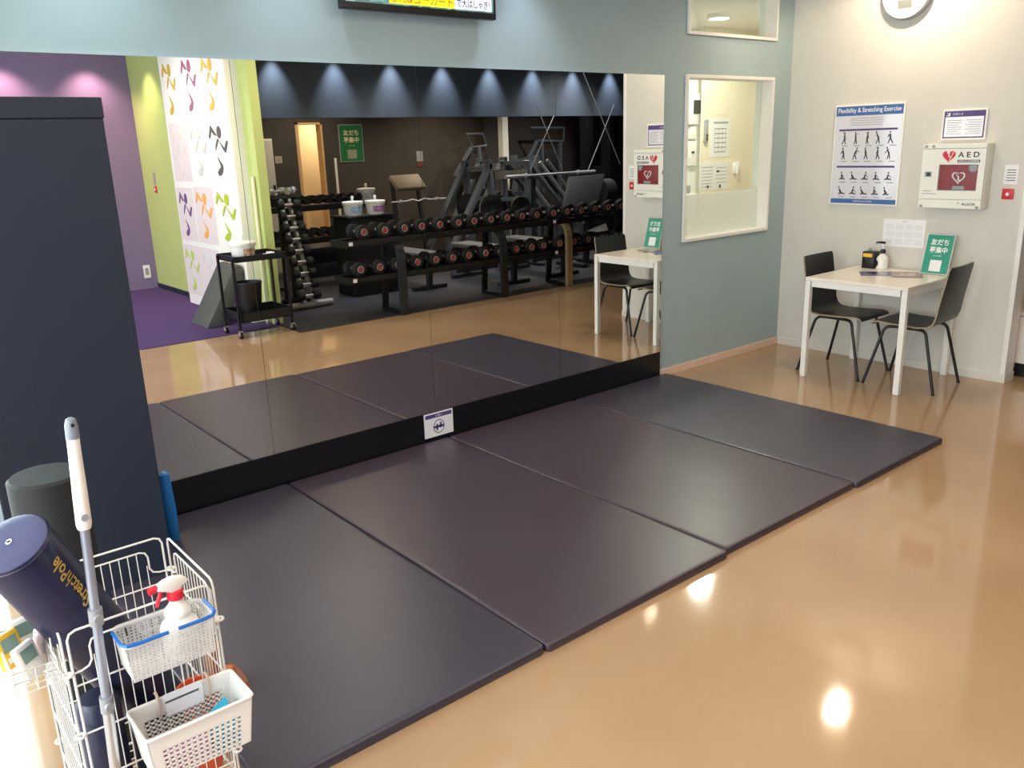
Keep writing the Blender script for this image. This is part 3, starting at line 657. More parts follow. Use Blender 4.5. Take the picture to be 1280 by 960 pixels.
# ================================================================== TABLE, CHAIRS
TX, TY, TS, TH = -0.783, -0.712, 0.75, 0.74
t = thing('side_table', 'square white table against the cream wall', 'table', (TX+TS/2, TY-TS/2, 0))
h = TS/2
MB().box(-h, h, -h, h, TH-0.022, TH).build('tabletop', M_tabletop, t, smooth=False, bevel=0.003)
g = MB()
for s in (-1, 1):
    g.box(-h+0.05, h-0.05, s*(h-0.012)-0.008, s*(h-0.012)+0.008, TH-0.066, TH-0.0225); g.box(s*(h-0.012)-0.008, s*(h-0.012)+0.008, -h+0.05, h-0.05, TH-0.066, TH-0.0225)
g.build('apron', M_whitemetal, t, smooth=False)
for sx in (-1, 1):
    for sy in (-1, 1): MB().box(sx*h, sx*(h-0.04), sy*h, sy*(h-0.04), 0, TH-0.0225).build('leg', M_whitemetal, t, smooth=False, bevel=0.004)

def make_chair(label):
    """faces +y in local space; origin on the floor below the seat centre"""
    t = thing('cafe_chair', label, 'chair', (0, 0, 0), 0, 'black bentwood chairs at the white table')
    W = 0.20
    # shell profile in (y, z): front lip, seat, bend, backrest
    cen = [(0.225, 0.432), (0.215, 0.448), (0.18, 0.456), (0.05, 0.448), (-0.09, 0.444), (-0.155, 0.452), (-0.190, 0.478), (-0.205, 0.520), (-0.222, 0.64), (-0.243, 0.76), (-0.258, 0.845), (-0.262, 0.862)]
    th = 0.011; top = []; bot = []
    for i, (y, z) in enumerate(cen):
        a = cen[max(0, i-1)]; b = cen[min(len(cen)-1, i+1)]; d = Vector((b[0]-a[0], b[1]-a[1])).normalized(); nn = Vector((d.y, -d.x))
        top.append((y+nn.x*th/2*-1*-1, z+nn.y*th/2*-1*-1)); bot.append((y-nn.x*th/2, z-nn.y*th/2))
    xs = [-1, -0.94, -0.5, 0, 0.5, 0.94, 1]
    def wid(i): return W*(1.0 if i < 9 else (0.985 if i < 11 else 0.94))
    g = MB(); V = []; Fc = []; nx = len(xs); ny = len(cen)
    for face in (top, bot):
        for i, (y, z) in enumerate(face):
            for xx in xs:
                dip = -0.006*(1-xx*xx) if 1 < i < 5 else 0
                rec = -0.012*(1-xx*xx) if i > 6 else 0
                V.append((xx*wid(i), y+rec, z+dip))
    off = nx*ny
    for i in range(ny-1):
        for j in range(nx-1):
            Fc.append((i*nx+j, i*nx+j+1, (i+1)*nx+j+1, (i+1)*nx+j)); Fc.append((off+i*nx+j, off+(i+1)*nx+j, off+(i+1)*nx+j+1, off+i*nx+j+1))
    for j in range(nx-1): Fc.append((j, off+j, off+j+1, j+1)); k = (ny-1)*nx; Fc.append((k+j, k+j+1, off+k+j+1, off+k+j))
    g.add(V, Fc)
    sh = g.build('shell', M_blackwood, t, angle=50)
    for s in (-1, 1):
        e = MB(); V = []
        for i in range(ny):
            x = s*(wid(i)+0.0008); V += [(x, top[i][0], top[i][1]), (x, bot[i][0], bot[i][1])]
        for i in range(ny): V += [(s*(wid(i)-0.0005), top[i][0], top[i][1]), (s*(wid(i)-0.0005), bot[i][0], bot[i][1])]
        o2 = 2*ny
        Fc = [(2*i, 2*i+1, 2*i+3, 2*i+2) for i in range(ny-1)]+[(2*i, 2*i+2, o2+2*i+2, o2+2*i) for i in range(ny-1)]+[(2*i+1, o2+2*i+1, o2+2*i+3, 2*i+3) for i in range(ny-1)]
        e.add(V, Fc).build('ply_edge', M_plyedge, sh, smooth=False)
    # tubular legs: each front and rear leg pair bends under the seat
    for s in (-1, 1):
        for yy, yb in ((0.10, 0.245), (-0.10, -0.245)):
            sg = 1 if yy > 0 else -1
            p = [(s*0.155, 0.0, 0.424)] + [(s*0.155, yy*0.8, 0.424)]
            for k in range(1, 6):
                a = k/5*PI/2*0.9; p.append((s*(0.158+0.004*k), sg*(0.10+0.05*math.sin(a)), 0.424-0.05*(1-math.cos(a))))
            p.append((s*0.215, yb, 0.006)); p = [Vector(q) for q in p]
            MB().tube(p, 0.0105, 10).build('leg', M_black, t)
            MB().cyl((s*0.2147, yb, 0.0), (s*0.2147, yb, 0.012), 0.012, n=10).build('foot_cap', M_black, t)
    g = MB()
    for yy in (-0.05, 0.05): g.tube([(-0.155, yy, 0.424), (0.155, yy, 0.424)], 0.008, 8)
    g.build('under_frame', M_black, t)
    return t
ch = make_chair('black bentwood chair on the far side of the white table, tucked under it')
ch.location = (-0.425, -0.85, 0); ch.rotation_euler = (0, 0, PI)
dup(ch, (-0.415, -1.37, 0), 0.04, 'black bentwood chair with its back to the viewer, right of the white table')

# things on the table
t = thing('suggestion_box', 'small black box with a yellow label at the back of the white table', 'box', (-0.10, -0.835, TH))
MB(t.location).box(-0.145, -0.06, -0.885, -0.79, TH, TH+0.125).build('body', M_black, t, bevel=0.004)
MB(t.location).box(-0.1462, -0.145, -0.868, -0.797, TH+0.086, TH+0.112).build('label_plate', M_yellow, t, smooth=False)
MB(t.location).lathe([(0.006, TH+0.125), (0.012, TH+0.13), (0.012, TH+0.145), (0.004, TH+0.152), (0, TH+0.152)], 12, (-0.10, -0.825, 0)).build('knob', M_grey, t)
t = thing('pump_bottle', 'white hand sanitiser bottle with a black pump on the white table', 'bottle', (-0.115, -0.935, TH))
MB().lathe([(0.0, 0), (0.036, 0.0), (0.042, 0.006), (0.042, 0.07), (0.038, 0.088), (0.024, 0.104), (0.016, 0.112), (0.016, 0.12)], 24).build('bottle_body', M_plasticwhite, t)
MB().lathe([(0.019, 0.119), (0.019, 0.142), (0.010, 0.15), (0, 0.15)], 16).build('collar', M_black, t)
MB().cyl((0, 0, 0.145), (0, 0, 0.19), 0.006, n=10).build('stem', M_plasticwhite, t)
MB().tube([(0.0, -0.012, 0.195), (0, 0.01, 0.198), (0, 0.045, 0.197), (0, 0.058, 0.188)], [0.009, 0.009, 0.006, 0.005], 8).build('nozzle', M_black, t)
g = MB(); pts = []
for k in range(20):
    a = 2*PI*k/20; th_ = PI-0.62+0.42*math.cos(a)*0.9; pts.append((0.0426*math.cos(th_)*1.0, 0.0426*math.sin(th_), 0.045+0.024*math.sin(a)))
cen_ = (0.0427*math.cos(PI-0.62), 0.0427*math.sin(PI-0.62), 0.045)
g.add([cen_]+pts, [(0, 1+k, 1+(k+1) % 20) for k in range(20)]); g.build('round_label', M_black, t, fix=False)
# table placard, leaning back
t = thing('table_placard', 'green stand-up placard with Japanese lettering on the white table', 'sign', (-0.11, -1.33, TH))
pu = Vector((0, -1, 0)); lean = Vector((0.26, 0, 0.966)).normalized(); po = Vector((-0.15, -1.335, TH+0.004))
def plq(mb, u0, u1, v0, v1, d0, d1):
    nn = pu.cross(lean)
    c = [po+pu*u+lean*v+nn*d for d in (d0, d1) for u, v in ((u0, v0), (u1, v0), (u1, v1), (u0, v1))]
    return mb.add(c, [(3, 2, 1, 0), (4, 5, 6, 7), (0, 1, 5, 4), (1, 2, 6, 5), (2, 3, 7, 6), (3, 0, 4, 7)])
plq(MB(t.location), -0.098, 0.098, 0, 0.285, -0.004, 0).build('acrylic_sheet', M_clearplastic, t, smooth=False)
plq(MB(t.location), -0.091, 0.091, 0.006, 0.279, 0.0004, 0.0012).build('print_sheet', M_greenprint, t, smooth=False)
plq(MB(t.location), -0.04, 0.04, 0.02, 0.10, 0.0012, 0.0018).build('pale_square', M_paper, t, smooth=False)
text('lettering', '友だち', M_paper, t, po+lean*0.228, pu, lean, 0.045, 0.125, off=t.location, bold=0.02, depth=0.002)
text('lettering', '募集中', M_paper, t, po+lean*0.172, pu, lean, 0.045, 0.125, off=t.location, bold=0.02, depth=0.002)
text('fine_print', 'LINE ID検索', M_paper, t, po+lean*0.130, pu, lean, 0.010, 0.06, off=t.location, depth=0.002)
MB(t.location).box(-0.20, -0.12, -1.41, -1.25, TH, TH+0.004).build('foot', M_clearplastic, t, smooth=False)
# leaflets
t = thing('leaflet', 'blue and purple printed leaflet lying on the white table', 'leaflet', (-0.36, -1.02, TH))
def quadslab(mb, pts, z0, z1): return mb.add([(a, b, z0) for a, b in pts]+[(a, b, z1) for a, b in pts], [(3, 2, 1, 0), (4, 5, 6, 7), (0, 1, 5, 4), (1, 2, 6, 5), (2, 3, 7, 6), (3, 0, 4, 7)])
quadslab(MB(t.location), [(-0.50, -0.98), (-0.36, -1.16), (-0.19, -1.05), (-0.33, -0.87)], TH, TH+0.002).build('sheet', mat('leaflet_blue', (122, 116, 160), 0.2, var=0.5, vs=14), t, smooth=False)
quadslab(MB(t.location), [(-0.40, -0.98), (-0.35, -1.05), (-0.27, -1.0), (-0.32, -0.93)], TH+0.002, TH+0.0026).build('picture', mat('leaflet_navy', (60, 58, 110), 0.2, var=0.6, vs=20), t, smooth=False)
t = thing('leaflet', 'taupe printed leaflet lying on the white table nearest the placard', 'leaflet', (-0.28, -1.2, TH))
quadslab(MB(t.location), [(-0.43, -1.17), (-0.34, -1.35), (-0.12, -1.24), (-0.21, -1.06)], TH+0.0028, TH+0.0048).build('sheet', mat('leaflet_taupe', (150, 136, 128), 0.2, var=0.35, vs=16), t, smooth=False)
quadslab(MB(t.location), [(-0.36, -1.20), (-0.32, -1.29), (-0.22, -1.24), (-0.26, -1.15)], TH+0.0048, TH+0.0053).build('picture', mat('leaflet_pink', (196, 168, 160), 0.2, var=0.4, vs=25), t, smooth=False)

# ================================================================== WIRE CART AND ITS THINGS
CX0, CX1, CY0, CY1, CZ = -6.03, -5.675, -2.08, -1.715, 0.70
cart = thing('wire_cart', 'white wire basket cart in the lower left corner', 'cart', ((CX0+CX1)/2, (CY0+CY1)/2, 0))
def panel(name, a, b):
    """wire panel between two corner posts a and b (x,y)"""
    a, b = Vector((a[0], a[1], 0)), Vector((b[0], b[1], 0)); L = (b-a).length; d = (b-a).normalized()
    P = lambda u, z: a+d*u+Vector((0, 0, z))
    g = MB(cart.location); r = 0.0030
    e = 0.012; rr = 0.02
    loop = [(e, 0.10), (e, CZ-rr), (e+rr*0.3, CZ-rr*0.3), (e+rr, CZ), (L-e-rr, CZ), (L-e-rr*0.3, CZ-rr*0.3), (L-e, CZ-rr), (L-e, 0.10)]
    g.tube([P(u, z) for u, z in loop], r, 8)
    # second rim wire with dropped corners hooked to the frame
    i0 = 0.055; dz = 0.075
    inner = [(0.0, CZ-dz-0.032), (0.03, CZ-dz-0.030), (i0-0.008, CZ-dz-0.024), (i0, CZ-dz-0.010), (i0, CZ-0.050), (i0+0.006, CZ-0.036), (i0+0.02, CZ-0.03), (L-i0-0.02, CZ-0.03), (L-i0-0.006, CZ-0.036), (L-i0, CZ-0.050), (L-i0, CZ-dz-0.010), (L-i0+0.008, CZ-dz-0.024), (L-0.03, CZ-dz-0.030), (L, CZ-dz-0.032)]
    g.tube([P(u, z) for u, z in inner], 0.0026, 8)
    g.build('frame_wire', M_whitemetal, cart)
    g = MB(cart.location)
    nv = 10
    for k in range(nv+1):
        u = i0+0.006+(L-2*i0-0.012)*k/nv; g.tube([P(u, 0.10), P(u, CZ-0.03 if 0 < k < nv else CZ-dz)], 0.0014, 6)
    for z in (0.56, 0.43, 0.30, 0.17): g.tube([P(0.012, z), P(L-0.012, z)], 0.0024, 6)
    g.tube([P(0, 0.10), P(L, 0.10)], 0.0036, 8)
    g.build(name, M_whitemetal, cart)
panel('side_wires', (CX0, CY0), (CX1, CY0)); panel('side_wires', (CX1, CY0), (CX1, CY1)); panel('side_wires', (CX1, CY1), (CX0, CY1)); panel('side_wires', (CX0, CY1), (CX0, CY0))
for x in (CX0, CX1):
    for y in (CY0, CY1):
        for z in (CZ-0.105, 0.43, 0.20): MB(cart.location).tube([(x+0.010*math.cos(a*PI/6), y+0.010*math.sin(a*PI/6), z) for a in range(12)], 0.0036, 6, True).build('corner_hook', M_whitemetal, cart)
        MB(cart.location).cyl((x*0.97+(CX0+CX1)/2*0.03, y, 0.05), (x*0.97+(CX0+CX1)/2*0.03, y, 0.10), 0.006, n=8).build('caster_stem', M_grey, cart)
        MB(cart.location).cyl((x-0.010, y, 0.025), (x+0.010, y, 0.025), 0.025, n=14).build('caster_wheel', M_black, cart)
g = MB(cart.location)
for k in range(11):
    u = k/10; g.tube([(CX0+(CX1-CX0)*u, CY0, 0.10), (CX0+(CX1-CX0)*u, CY1, 0.10)], 0.0018, 6); g.tube([(CX0, CY0+(CY1-CY0)*u, 0.10), (CX1, CY0+(CY1-CY0)*u, 0.10)], 0.0018, 6)
g.build('bottom_grid', M_whitemetal, cart)
# navy exercise pole leaning in the cart
pa = Vector((-6.086, -2.070, 0.947)); pb = Vector((-5.760, -1.810, 0.185)); ax = (pb-pa).normalized(); Lp = (pb-pa).length
ee = (Vector((-6.30, -4.05, 1.739))-pa); e1 = (ee-ax*ee.dot(ax)).normalized(); e2 = ax.cross(e1)
pole = thing('exercise_pole', 'navy vinyl exercise pole with gold lettering, leaning in the wire cart', 'roller', pb)
def ringpts(r, s, n=40): return [pa+ax*s+(e1*math.cos(2*PI*i/n)+e2*math.sin(2*PI*i/n))*r for i in range(n)]
R0 = 0.080
def revolve(mb, prof, n=40):
    V = []; Fc = []
    for r_, s in prof: V += ringpts(r_, s, n)
    for k in range(len(prof)-1): Fc += [(k*n+i, k*n+(i+1) % n, (k+1)*n+(i+1) % n, (k+1)*n+i) for i in range(n)]
    Fc += [tuple(range(n)), tuple((len(prof)-1)*n+i for i in range(n))]
    return mb.add(V, Fc)
revolve(MB(pb), [(R0-0.004, 0.003), (R0, 0.008), (R0, Lp-0.008), (R0-0.008, Lp)]).build('cover', M_navyvinyl, pole)
revolve(MB(pb), [(0.004, -0.002), (R0*0.6, -0.001), (R0-0.010, 0.001), (R0-0.003, 0.0035), (R0-0.003, 0.006)]).build('end_cap', mat('navy_end_cap', (64, 66, 104), 0.3, var=0.03), pole)
MB(pb).tube(ringpts(R0+0.0005, 0.010, 40), 0.0022, 6, True).build('piping', M_navyvinyl, pole)
MB(pb).tube([pa-ax*0.003+(e1*math.cos(a*PI/8)+e2*math.sin(a*PI/8))*0.0055 for a in range(16)], 0.0018, 6, True).build('rivet', M_chrome, pole)
TH0 = math.radians(-27)   # angular place of the lettering around the pole
def wrap(px, py):
    a = TH0 + py/R0
    return pa+ax*(0.135-px)+(e1*math.cos(a)+e2*math.sin(a))*(R0+0.0022)-pb
text('lettering', 'StretchPole', mat('gold_lettering', (188, 160, 70), 0.45, var=0.02), pole, (0, 0, 0), (1, 0, 0), (0, 1, 0), 0.030, 0.165, bold=0.02, warp=wrap)
# black foam roller
fr = thing('foam_roller', 'black speckled foam roller standing on the floor behind the wire cart', 'roller', (-5.925, -1.605, 0.0))
MB().lathe([(0.085, 0), (0.093, 0.008), (0.093, 0.917), (0.085, 0.925)], 36).build('foam_body', M_foam, fr)
# short navy pole upright in the cart
n2 = thing('exercise_pole', 'short navy half pole standing low in the wire cart', 'roller', (-5.970, -2.015, 0.104))
MB().lathe([(0.045, 0), (0.050, 0.006), (0.050, 0.36), (0.040, 0.372), (0, 0.373)], 28).build('cover', M_navyvinyl, n2)
n3 = thing('rolled_mat', 'dark navy rolled mat standing in the wire cart', 'mat', (-5.852, -2.012, 0.104))
MB().lathe([(0.050, 0), (0.056, 0.006), (0.056, 0.24), (0.05, 0.246), (0.018, 0.246), (0.018, 0.0)], 28).build('mat_roll', M_navywall, n3)
# orange cup
t = thing('orange_cup', 'orange plastic cup inside the wire cart', 'cup', (-5.735, -2.005, 0.104))
oc = MB().lathe([(0.036, 0.0), (0.038, 0.003), (0.048, 0.27), (0.052, 0.273), (0.052, 0.279), (0.046, 0.279), (0.035, 0.006), (0, 0.006)], 28).build('cup_body', M_orange, t)
# cleaning pole leaning at the cart front
t = thing('cleaning_pole', 'white and grey telescopic cleaning pole leaning on the cart front', 'pole', (-5.99, -2.13, 0))
hb, ht = Vector((-5.992, -2.118, 0.0)), Vector((-5.938, -2.13, 1.209)); hd = (ht-hb).normalized(); Lh = (ht-hb).length
MB(t.location).cyl(hb, hb+hd*(Lh*0.425), 0.0125, n=16).build('lower_tube', M_alu, t)
MB(t.location).cyl(hb+hd*(Lh*0.425), hb+hd*(Lh*0.80), 0.0105, n=16).build('upper_tube', mat('blue_grey_tube', (160, 168, 184), 0.3, 0.5, var=0.02), t)
for f in (0.425, 0.612):
    g = MB(t.location); g.cyl(hb+hd*(Lh*f-0.02), hb+hd*(Lh*f+0.02), 0.0155, n=16); g.cyl(hb+hd*(Lh*f)+Vector((0, -0.012, 0)), hb+hd*(Lh*f)+Vector((0.002, -0.021, 0)), 0.010, n=14); g.build('clamp', M_grey, t)
g = MB(t.location)
g.tube([hb+hd*(Lh*f) for f in (0.79, 0.80, 0.86, 0.93, 0.965)], [0.014, 0.0165, 0.0155, 0.0135, 0.0130], 16); g.build('grip', M_plasticwhite, t)
g = MB(t.location); g.tube([hb+hd*(Lh*f) for f in (0.962, 0.985, 0.997, 1.0)], [0.0138, 0.0135, 0.010, 0.005], 16); g.build('end_cap', mat('slate_cap', (126, 136, 146), 0.4, var=0.02), t)
MB(t.location).cyl(hb+hd*(Lh*0.815)+Vector((0, -0.015, 0)), hb+hd*(Lh*0.815)+Vector((0, -0.0185, 0)), 0.008, n=14).build('button', M_grey, t)
MB(t.location).cyl(hb+hd*(Lh*0.988)+Vector((0, -0.012, 0)), hb+hd*(Lh*0.988)+Vector((0, -0.0142, 0)), 0.004, n=10).build('hang_hole', M_blackprint, t)

# upper mesh basket with the spray bottle
def perforated(mb, P, u0, u1, v0, v1, nx, ny, t, frac=0.5):
    """grid of bars: P(u, v, d) maps to world"""
    du = (u1-u0)/nx; dv = (v1-v0)/ny
    def bar(a0, a1, b0, b1):
        c = [P(u, v, d) for d in (0, t) for u, v in ((a0, b0), (a1, b0), (a1, b1), (a0, b1))]
        mb.add(c, [(3, 2, 1, 0), (4, 5, 6, 7), (0, 1, 5, 4), (1, 2, 6, 5), (2, 3, 7, 6), (3, 0, 4, 7)])
    for i in range(nx+1):
        c = u0+i*du; bar(max(u0, c-du*frac/2), min(u1, c+du*frac/2), v0, v1)
    for j in range(ny+1):
        c = v0+j*dv; bar(u0, u1, max(v0, c-dv*frac/2), min(v1, c+dv*frac/2))
BX0, BX1, BY0, BY1, BZ0, BZ1 = -5.928, -5.722, -2.205, -2.098, 0.582, 0.684
bk = thing('mesh_basket', 'translucent white mesh basket with a blue handle hung on the cart front', 'basket', ((BX0+BX1)/2, (BY0+BY1)/2, BZ0))
M_translu = glass_mat('translucent_white', 0.40, 0.3, (1, 1, 1))
tp = 0.010
g = MB(bk.location)
perforated(g, lambda u, v, d: (u, BY0+tp*(1-(v-BZ0)/(BZ1-BZ0))+d, v), BX0+0.008, BX1-0.008, BZ0, BZ1-0.012, 20, 11, 0.0018, 0.55)
g.build('front_mesh', M_translu, bk, smooth=False)
g = MB(bk.location); perforated(g, lambda u, v, d: (u, BY1-d, v), BX0+0.008, BX1-0.008, BZ0, BZ1-0.012, 20, 11, 0.0018, 0.55); g.build('back_mesh', M_translu, bk, smooth=False)
for s, xx in ((1, BX0), (-1, BX1)):
    g = MB(bk.location); perforated(g, lambda u, v, d: (xx+s*(tp*(1-(v-BZ0)/(BZ1-BZ0))+d), u, v), BY0+0.01, BY1-0.004, BZ0, BZ1-0.012, 10, 11, 0.0018, 0.55); g.build('side_mesh', M_translu, bk, smooth=False)
MB(bk.location).box(BX0+tp, BX1-tp, BY0+tp, BY1-0.002, BZ0, BZ0+0.0025).build('base', M_translu, bk, smooth=False)
lpb = rounded_loop(BX1-BX0, BY1-BY0, 0.02, 4); cxb, cyb = (BX0+BX1)/2, (BY0+BY1)/2
g = MB(bk.location)
for zz, rr in ((BZ1-0.008, 0.0035), (BZ1-0.002, 0.004)): g.tube([(cxb+a, cyb+b, zz) for a, b in lpb], rr, 6, True)
g.build('rim', M_translu, bk)
hl = [(cxb+a*1.03, cyb+b*1.05) for a, b in lpb]
front = sorted([p for p in hl if p[1] < cyb], key=lambda p: p[0])
g = MB(bk.location)
left = [(BX0-0.003, cyb+0.03, BZ1), (BX0-0.004, cyb-0.02, BZ1+0.001), (BX0-0.003, BY0+0.014, BZ1), (BX0+0.006, BY0-0.001, BZ1), (BX0+0.03, BY0-0.005, BZ1), (BX0+0.095, BY0-0.006, BZ1+0.001)]
right = [(BX0+0.118, BY0-0.006, BZ1+0.001), (BX1-0.03, BY0-0.005, BZ1), (BX1-0.006, BY0-0.001, BZ1), (BX1+0.003, BY0+0.014, BZ1), (BX1+0.004, cyb, BZ1+0.001), (BX1+0.003, cyb+0.03, BZ1)]
g.tube(left, 0.0045, 8).build('handle', M_blueplastic, bk)
MB(bk.location).tube(right, 0.0045, 8).build('handle', M_blueplastic, bk)
MB(bk.location).tube([(BX0+0.03, BY1+0.012, CZ-0.028), (BX0+0.03, BY1, CZ-0.024), (BX0+0.03, BY1-0.006, BZ1-0.03)], 0.002, 6).build('hook', M_blackprint, bk)
# spray bottle
sb = thing('spray_bottle', 'white spray bottle with a red trigger in the mesh basket', 'bottle', (-5.790, -2.150, BZ0+0.003), 0.15)
MB().lathe([(0.0, 0), (0.038, 0.0), (0.042, 0.006), (0.044, 0.055), (0.046, 0.070), (0.041, 0.084), (0.031, 0.094), (0.028, 0.100), (0.031, 0.108), (0.030, 0.118), (0.020, 0.130), (0.016, 0.136), (0.016, 0.150)], 28).build('bottle_body', M_milky, sb)
MB().lathe([(0.019, 0.146), (0.0195, 0.150), (0.0185, 0.166), (0.015, 0.168)], 20).build('collar', M_red, sb)
g = MB()
prof2 = [(0.030, 0.178), (0.034, 0.184), (0.022, 0.196), (0.0, 0.202), (-0.022, 0.200), (-0.042, 0.192), (-0.046, 0.184), (-0.034, 0.178), (-0.016, 0.170), (-0.012, 0.164), (0.012, 0.164), (0.014, 0.172)]
g.prism(prof2, lambda u, v, q: (u, q, v), -0.0105, 0.0105); g.build('spray_head', M_plasticwhite, sb, bevel=0.004)
MB().cyl((-0.040, 0, 0.187), (-0.060, 0, 0.186), 0.0095, 0.0085, n=10).build('nozzle', M_red, sb)
MB().tube([(-0.030, 0, 0.180), (-0.036, 0, 0.165), (-0.044, 0, 0.150), (-0.046, 0, 0.142)], [0.005, 0.0055, 0.005, 0.004], 8).build('trigger', M_red, sb)
# lower white basket
LX0, LX1, LY0, LY1, LZ0, LZ1 = -5.925, -5.672, -2.238, -2.098, 0.318, 0.452
lb = thing('plastic_basket', 'white plastic basket with square holes hung low on the cart front', 'basket', ((LX0+LX1)/2, (LY0+LY1)/2, LZ0))
tp2 = 0.014
def solidwall(mb, P, u0, u1, v0, v1, t):
    c = [P(u, v, d) for d in (0, t) for u, v in ((u0, v0), (u1, v0), (u1, v1), (u0, v1))]
    mb.add(c, [(3, 2, 1, 0), (4, 5, 6, 7), (0, 1, 5, 4), (1, 2, 6, 5), (2, 3, 7, 6), (3, 0, 4, 7)])
def hang_wall(nm, P, u0, u1, nx):
    g = MB(lb.location); m_ = 0.026
    solidwall(g, P, u0, u0+m_, LZ0, LZ1, 0.0025); solidwall(g, P, u1-m_, u1, LZ0, LZ1, 0.0025); solidwall(g, P, u0+m_, u1-m_, LZ1-0.042, LZ1, 0.0025)
    perforated(g, P, u0+m_, u1-m_, LZ0, LZ1-0.042, nx, 7, 0.0025, 0.40); g.build(nm, M_plasticwhite, lb, smooth=False)
cxl = (LX0+LX1)/2
hang_wall('front_wall', lambda u, v, d: (cxl+(u-cxl)*(1-0.10*(1-(v-LZ0)/(LZ1-LZ0))), LY0+tp2*(1-(v-LZ0)/(LZ1-LZ0))+d, v), LX0, LX1, 14)
hang_wall('back_wall', lambda u, v, d: (cxl+(u-cxl)*(1-0.10*(1-(v-LZ0)/(LZ1-LZ0))), LY1-d, v), LX0, LX1, 14)
for s, xx in ((1, LX0), (-1, LX1)):
    g = MB(lb.location); solidwall(g, lambda u, v, d: (xx+s*(0.10*(LX1-LX0)/2*(1-(v-LZ0)/(LZ1-LZ0))+d), u+tp2*(1-(v-LZ0)/(LZ1-LZ0))*(LY1-u)/(LY1-LY0), v), LY0, LY1, LZ0, LZ1, 0.0025); g.build('side_wall', M_plasticwhite, lb, smooth=False)
MB(lb.location).box(LX0+0.014, LX1-0.014, LY0+tp2, LY1, LZ0, LZ0+0.003).build('base', M_plasticwhite, lb, smooth=False)
MB(lb.location).tube([(cxl+a, (LY0+LY1)/2+b, LZ1) for a, b in rounded_loop(LX1-LX0+0.004, LY1-LY0+0.004, 0.012, 3)], 0.0042, 8, True).build('rim', M_plasticwhite, lb)
for xx in (LX0+0.07, LX1-0.06): MB(lb.location).tube([(xx, LY1+0.016, LZ1+0.012), (xx, LY1+0.006, LZ1+0.018), (xx, LY1-0.006, LZ1+0.010), (xx, LY1-0.008, LZ1-0.045)], 0.0035, 6).build('hook', mat('beige_hook', (196, 176, 158), 0.4, var=0.02), lb)
tg = MB(lb.location).box(LX0+0.085, LX1-0.075, LY1-0.006, LY1-0.004, LZ1-0.052, LZ1+0.010).build('label_card', M_paper, lb, smooth=False)
MB(lb.location).box(LX0+0.085, LX1-0.085, LY1-0.0072, LY1-0.006, LZ1-0.014, LZ1-0.009).build('label_line', M_figprint, lb, smooth=False)
# cloths in the lower basket
t = thing('cleaning_cloth', 'pink folded cloth in the white plastic basket', 'cloth', (-5.84, -2.17, LZ0+0.004))
MB(t.location).box(-5.895, -5.775, -2.214, -2.19, LZ0+0.004, LZ0+0.085).build('cloth', M_pinkprint, t, bevel=0.006)
t = thing('cleaning_cloth', 'bright blue folded cloth in the white plastic basket', 'cloth', (-5.73, -2.165, LZ0+0.004))
MB(t.location).add([(-5.77, -2.212, LZ0+0.004), (-5.70, -2.212, LZ0+0.004), (-5.70, -2.13, LZ0+0.004), (-5.77, -2.13, LZ0+0.004), (-5.765, -2.205, LZ0+0.06), (-5.715, -2.195, LZ0+0.095), (-5.705, -2.14, LZ0+0.10), (-5.75, -2.14, LZ0+0.075)],
                   [(0, 3, 2, 1), (4, 5, 6, 7), (0, 1, 5, 4), (1, 2, 6, 5), (2, 3, 7, 6), (3, 0, 4, 7)]).build('cloth', M_cyan, t, bevel=0.006)
t = thing('cleaning_cloth', 'grey folded cloth at the bottom of the white plastic basket', 'cloth', (-5.84, -2.14, LZ0+0.004))
MB(t.location).box(-5.90, -5.78, -2.185, -2.11, LZ0+0.004, LZ0+0.03).build('cloth', M_grey, t, bevel=0.006)
# wire tray with timers on the left side of the cart
TX0, TX1, TYa, TYb, TZa = -6.135, -6.045, -2.08, -1.86, 0.59
tr = thing('wire_tray', 'small white wire tray hooked on the left side of the cart', 'tray', ((TX0+TX1)/2, (TYa+TYb)/2, TZa))
g = MB(tr.location)
for z in (TZa, TZa+0.03, TZa+0.055): g.tube([(TX0, TYa, z), (TX1, TYa, z), (TX1, TYb, z), (TX0, TYb, z)], 0.0022, 6, True)
for k in range(9):
    y = TYa+(TYb-TYa)*k/8; g.tube([(TX0, y, TZa+0.055), (TX0, y, TZa), (TX1, y, TZa), (TX1, y, TZa+0.055)], 0.0014, 6)
for k in range(5):
    x = TX0+(TX1-TX0)*k/4; g.tube([(x, TYa, TZa+0.055), (x, TYa, TZa), (x, TYb, TZa), (x, TYb, TZa+0.055)], 0.0014, 6)
for y in (TYa+0.05, TYb-0.05): g.tube([(TX1, y, TZa+0.055), (TX1+0.002, y, 0.69), (TX1+0.010, y, 0.712), (TX1+0.022, y, 0.700)], 0.0022, 6)
g.build('tray_wires', M_whitemetal, tr)
def timer(label, loc, rz, tilt, m):
    t = thing('digital_timer', label, 'timer', loc, rz, 'timers in the wire tray')
    R_ = Matrix.Rotation(tilt, 4, 'X')
    def bb(x0, x1, y0, y1, z0, z1):
        g = MB(); g.box(x0, x1, y0, y1, z0, z1); g.v = [R_ @ v for v in g.v]; return g
    bb(-0.030, 0.030, -0.009, 0.009, 0.0, 0.085).build('body', m, t, bevel=0.006, seg=3)
    bb(-0.020, 0.020, -0.0105, -0.009, 0.042, 0.074).build('display', M_lcd, t, smooth=False)
    bb(-0.018, -0.002, -0.0115, -0.009, 0.015, 0.028).build('button', M_plasticwhite, t, smooth=False); bb(0.002, 0.018, -0.0115, -0.009, 0.015, 0.028).build('button', M_plasticwhite, t, smooth=False)
timer('yellow digital timer in the wire tray', (-6.112, -1.955, TZa+0.006), 0.55, -0.25, M_yellow)
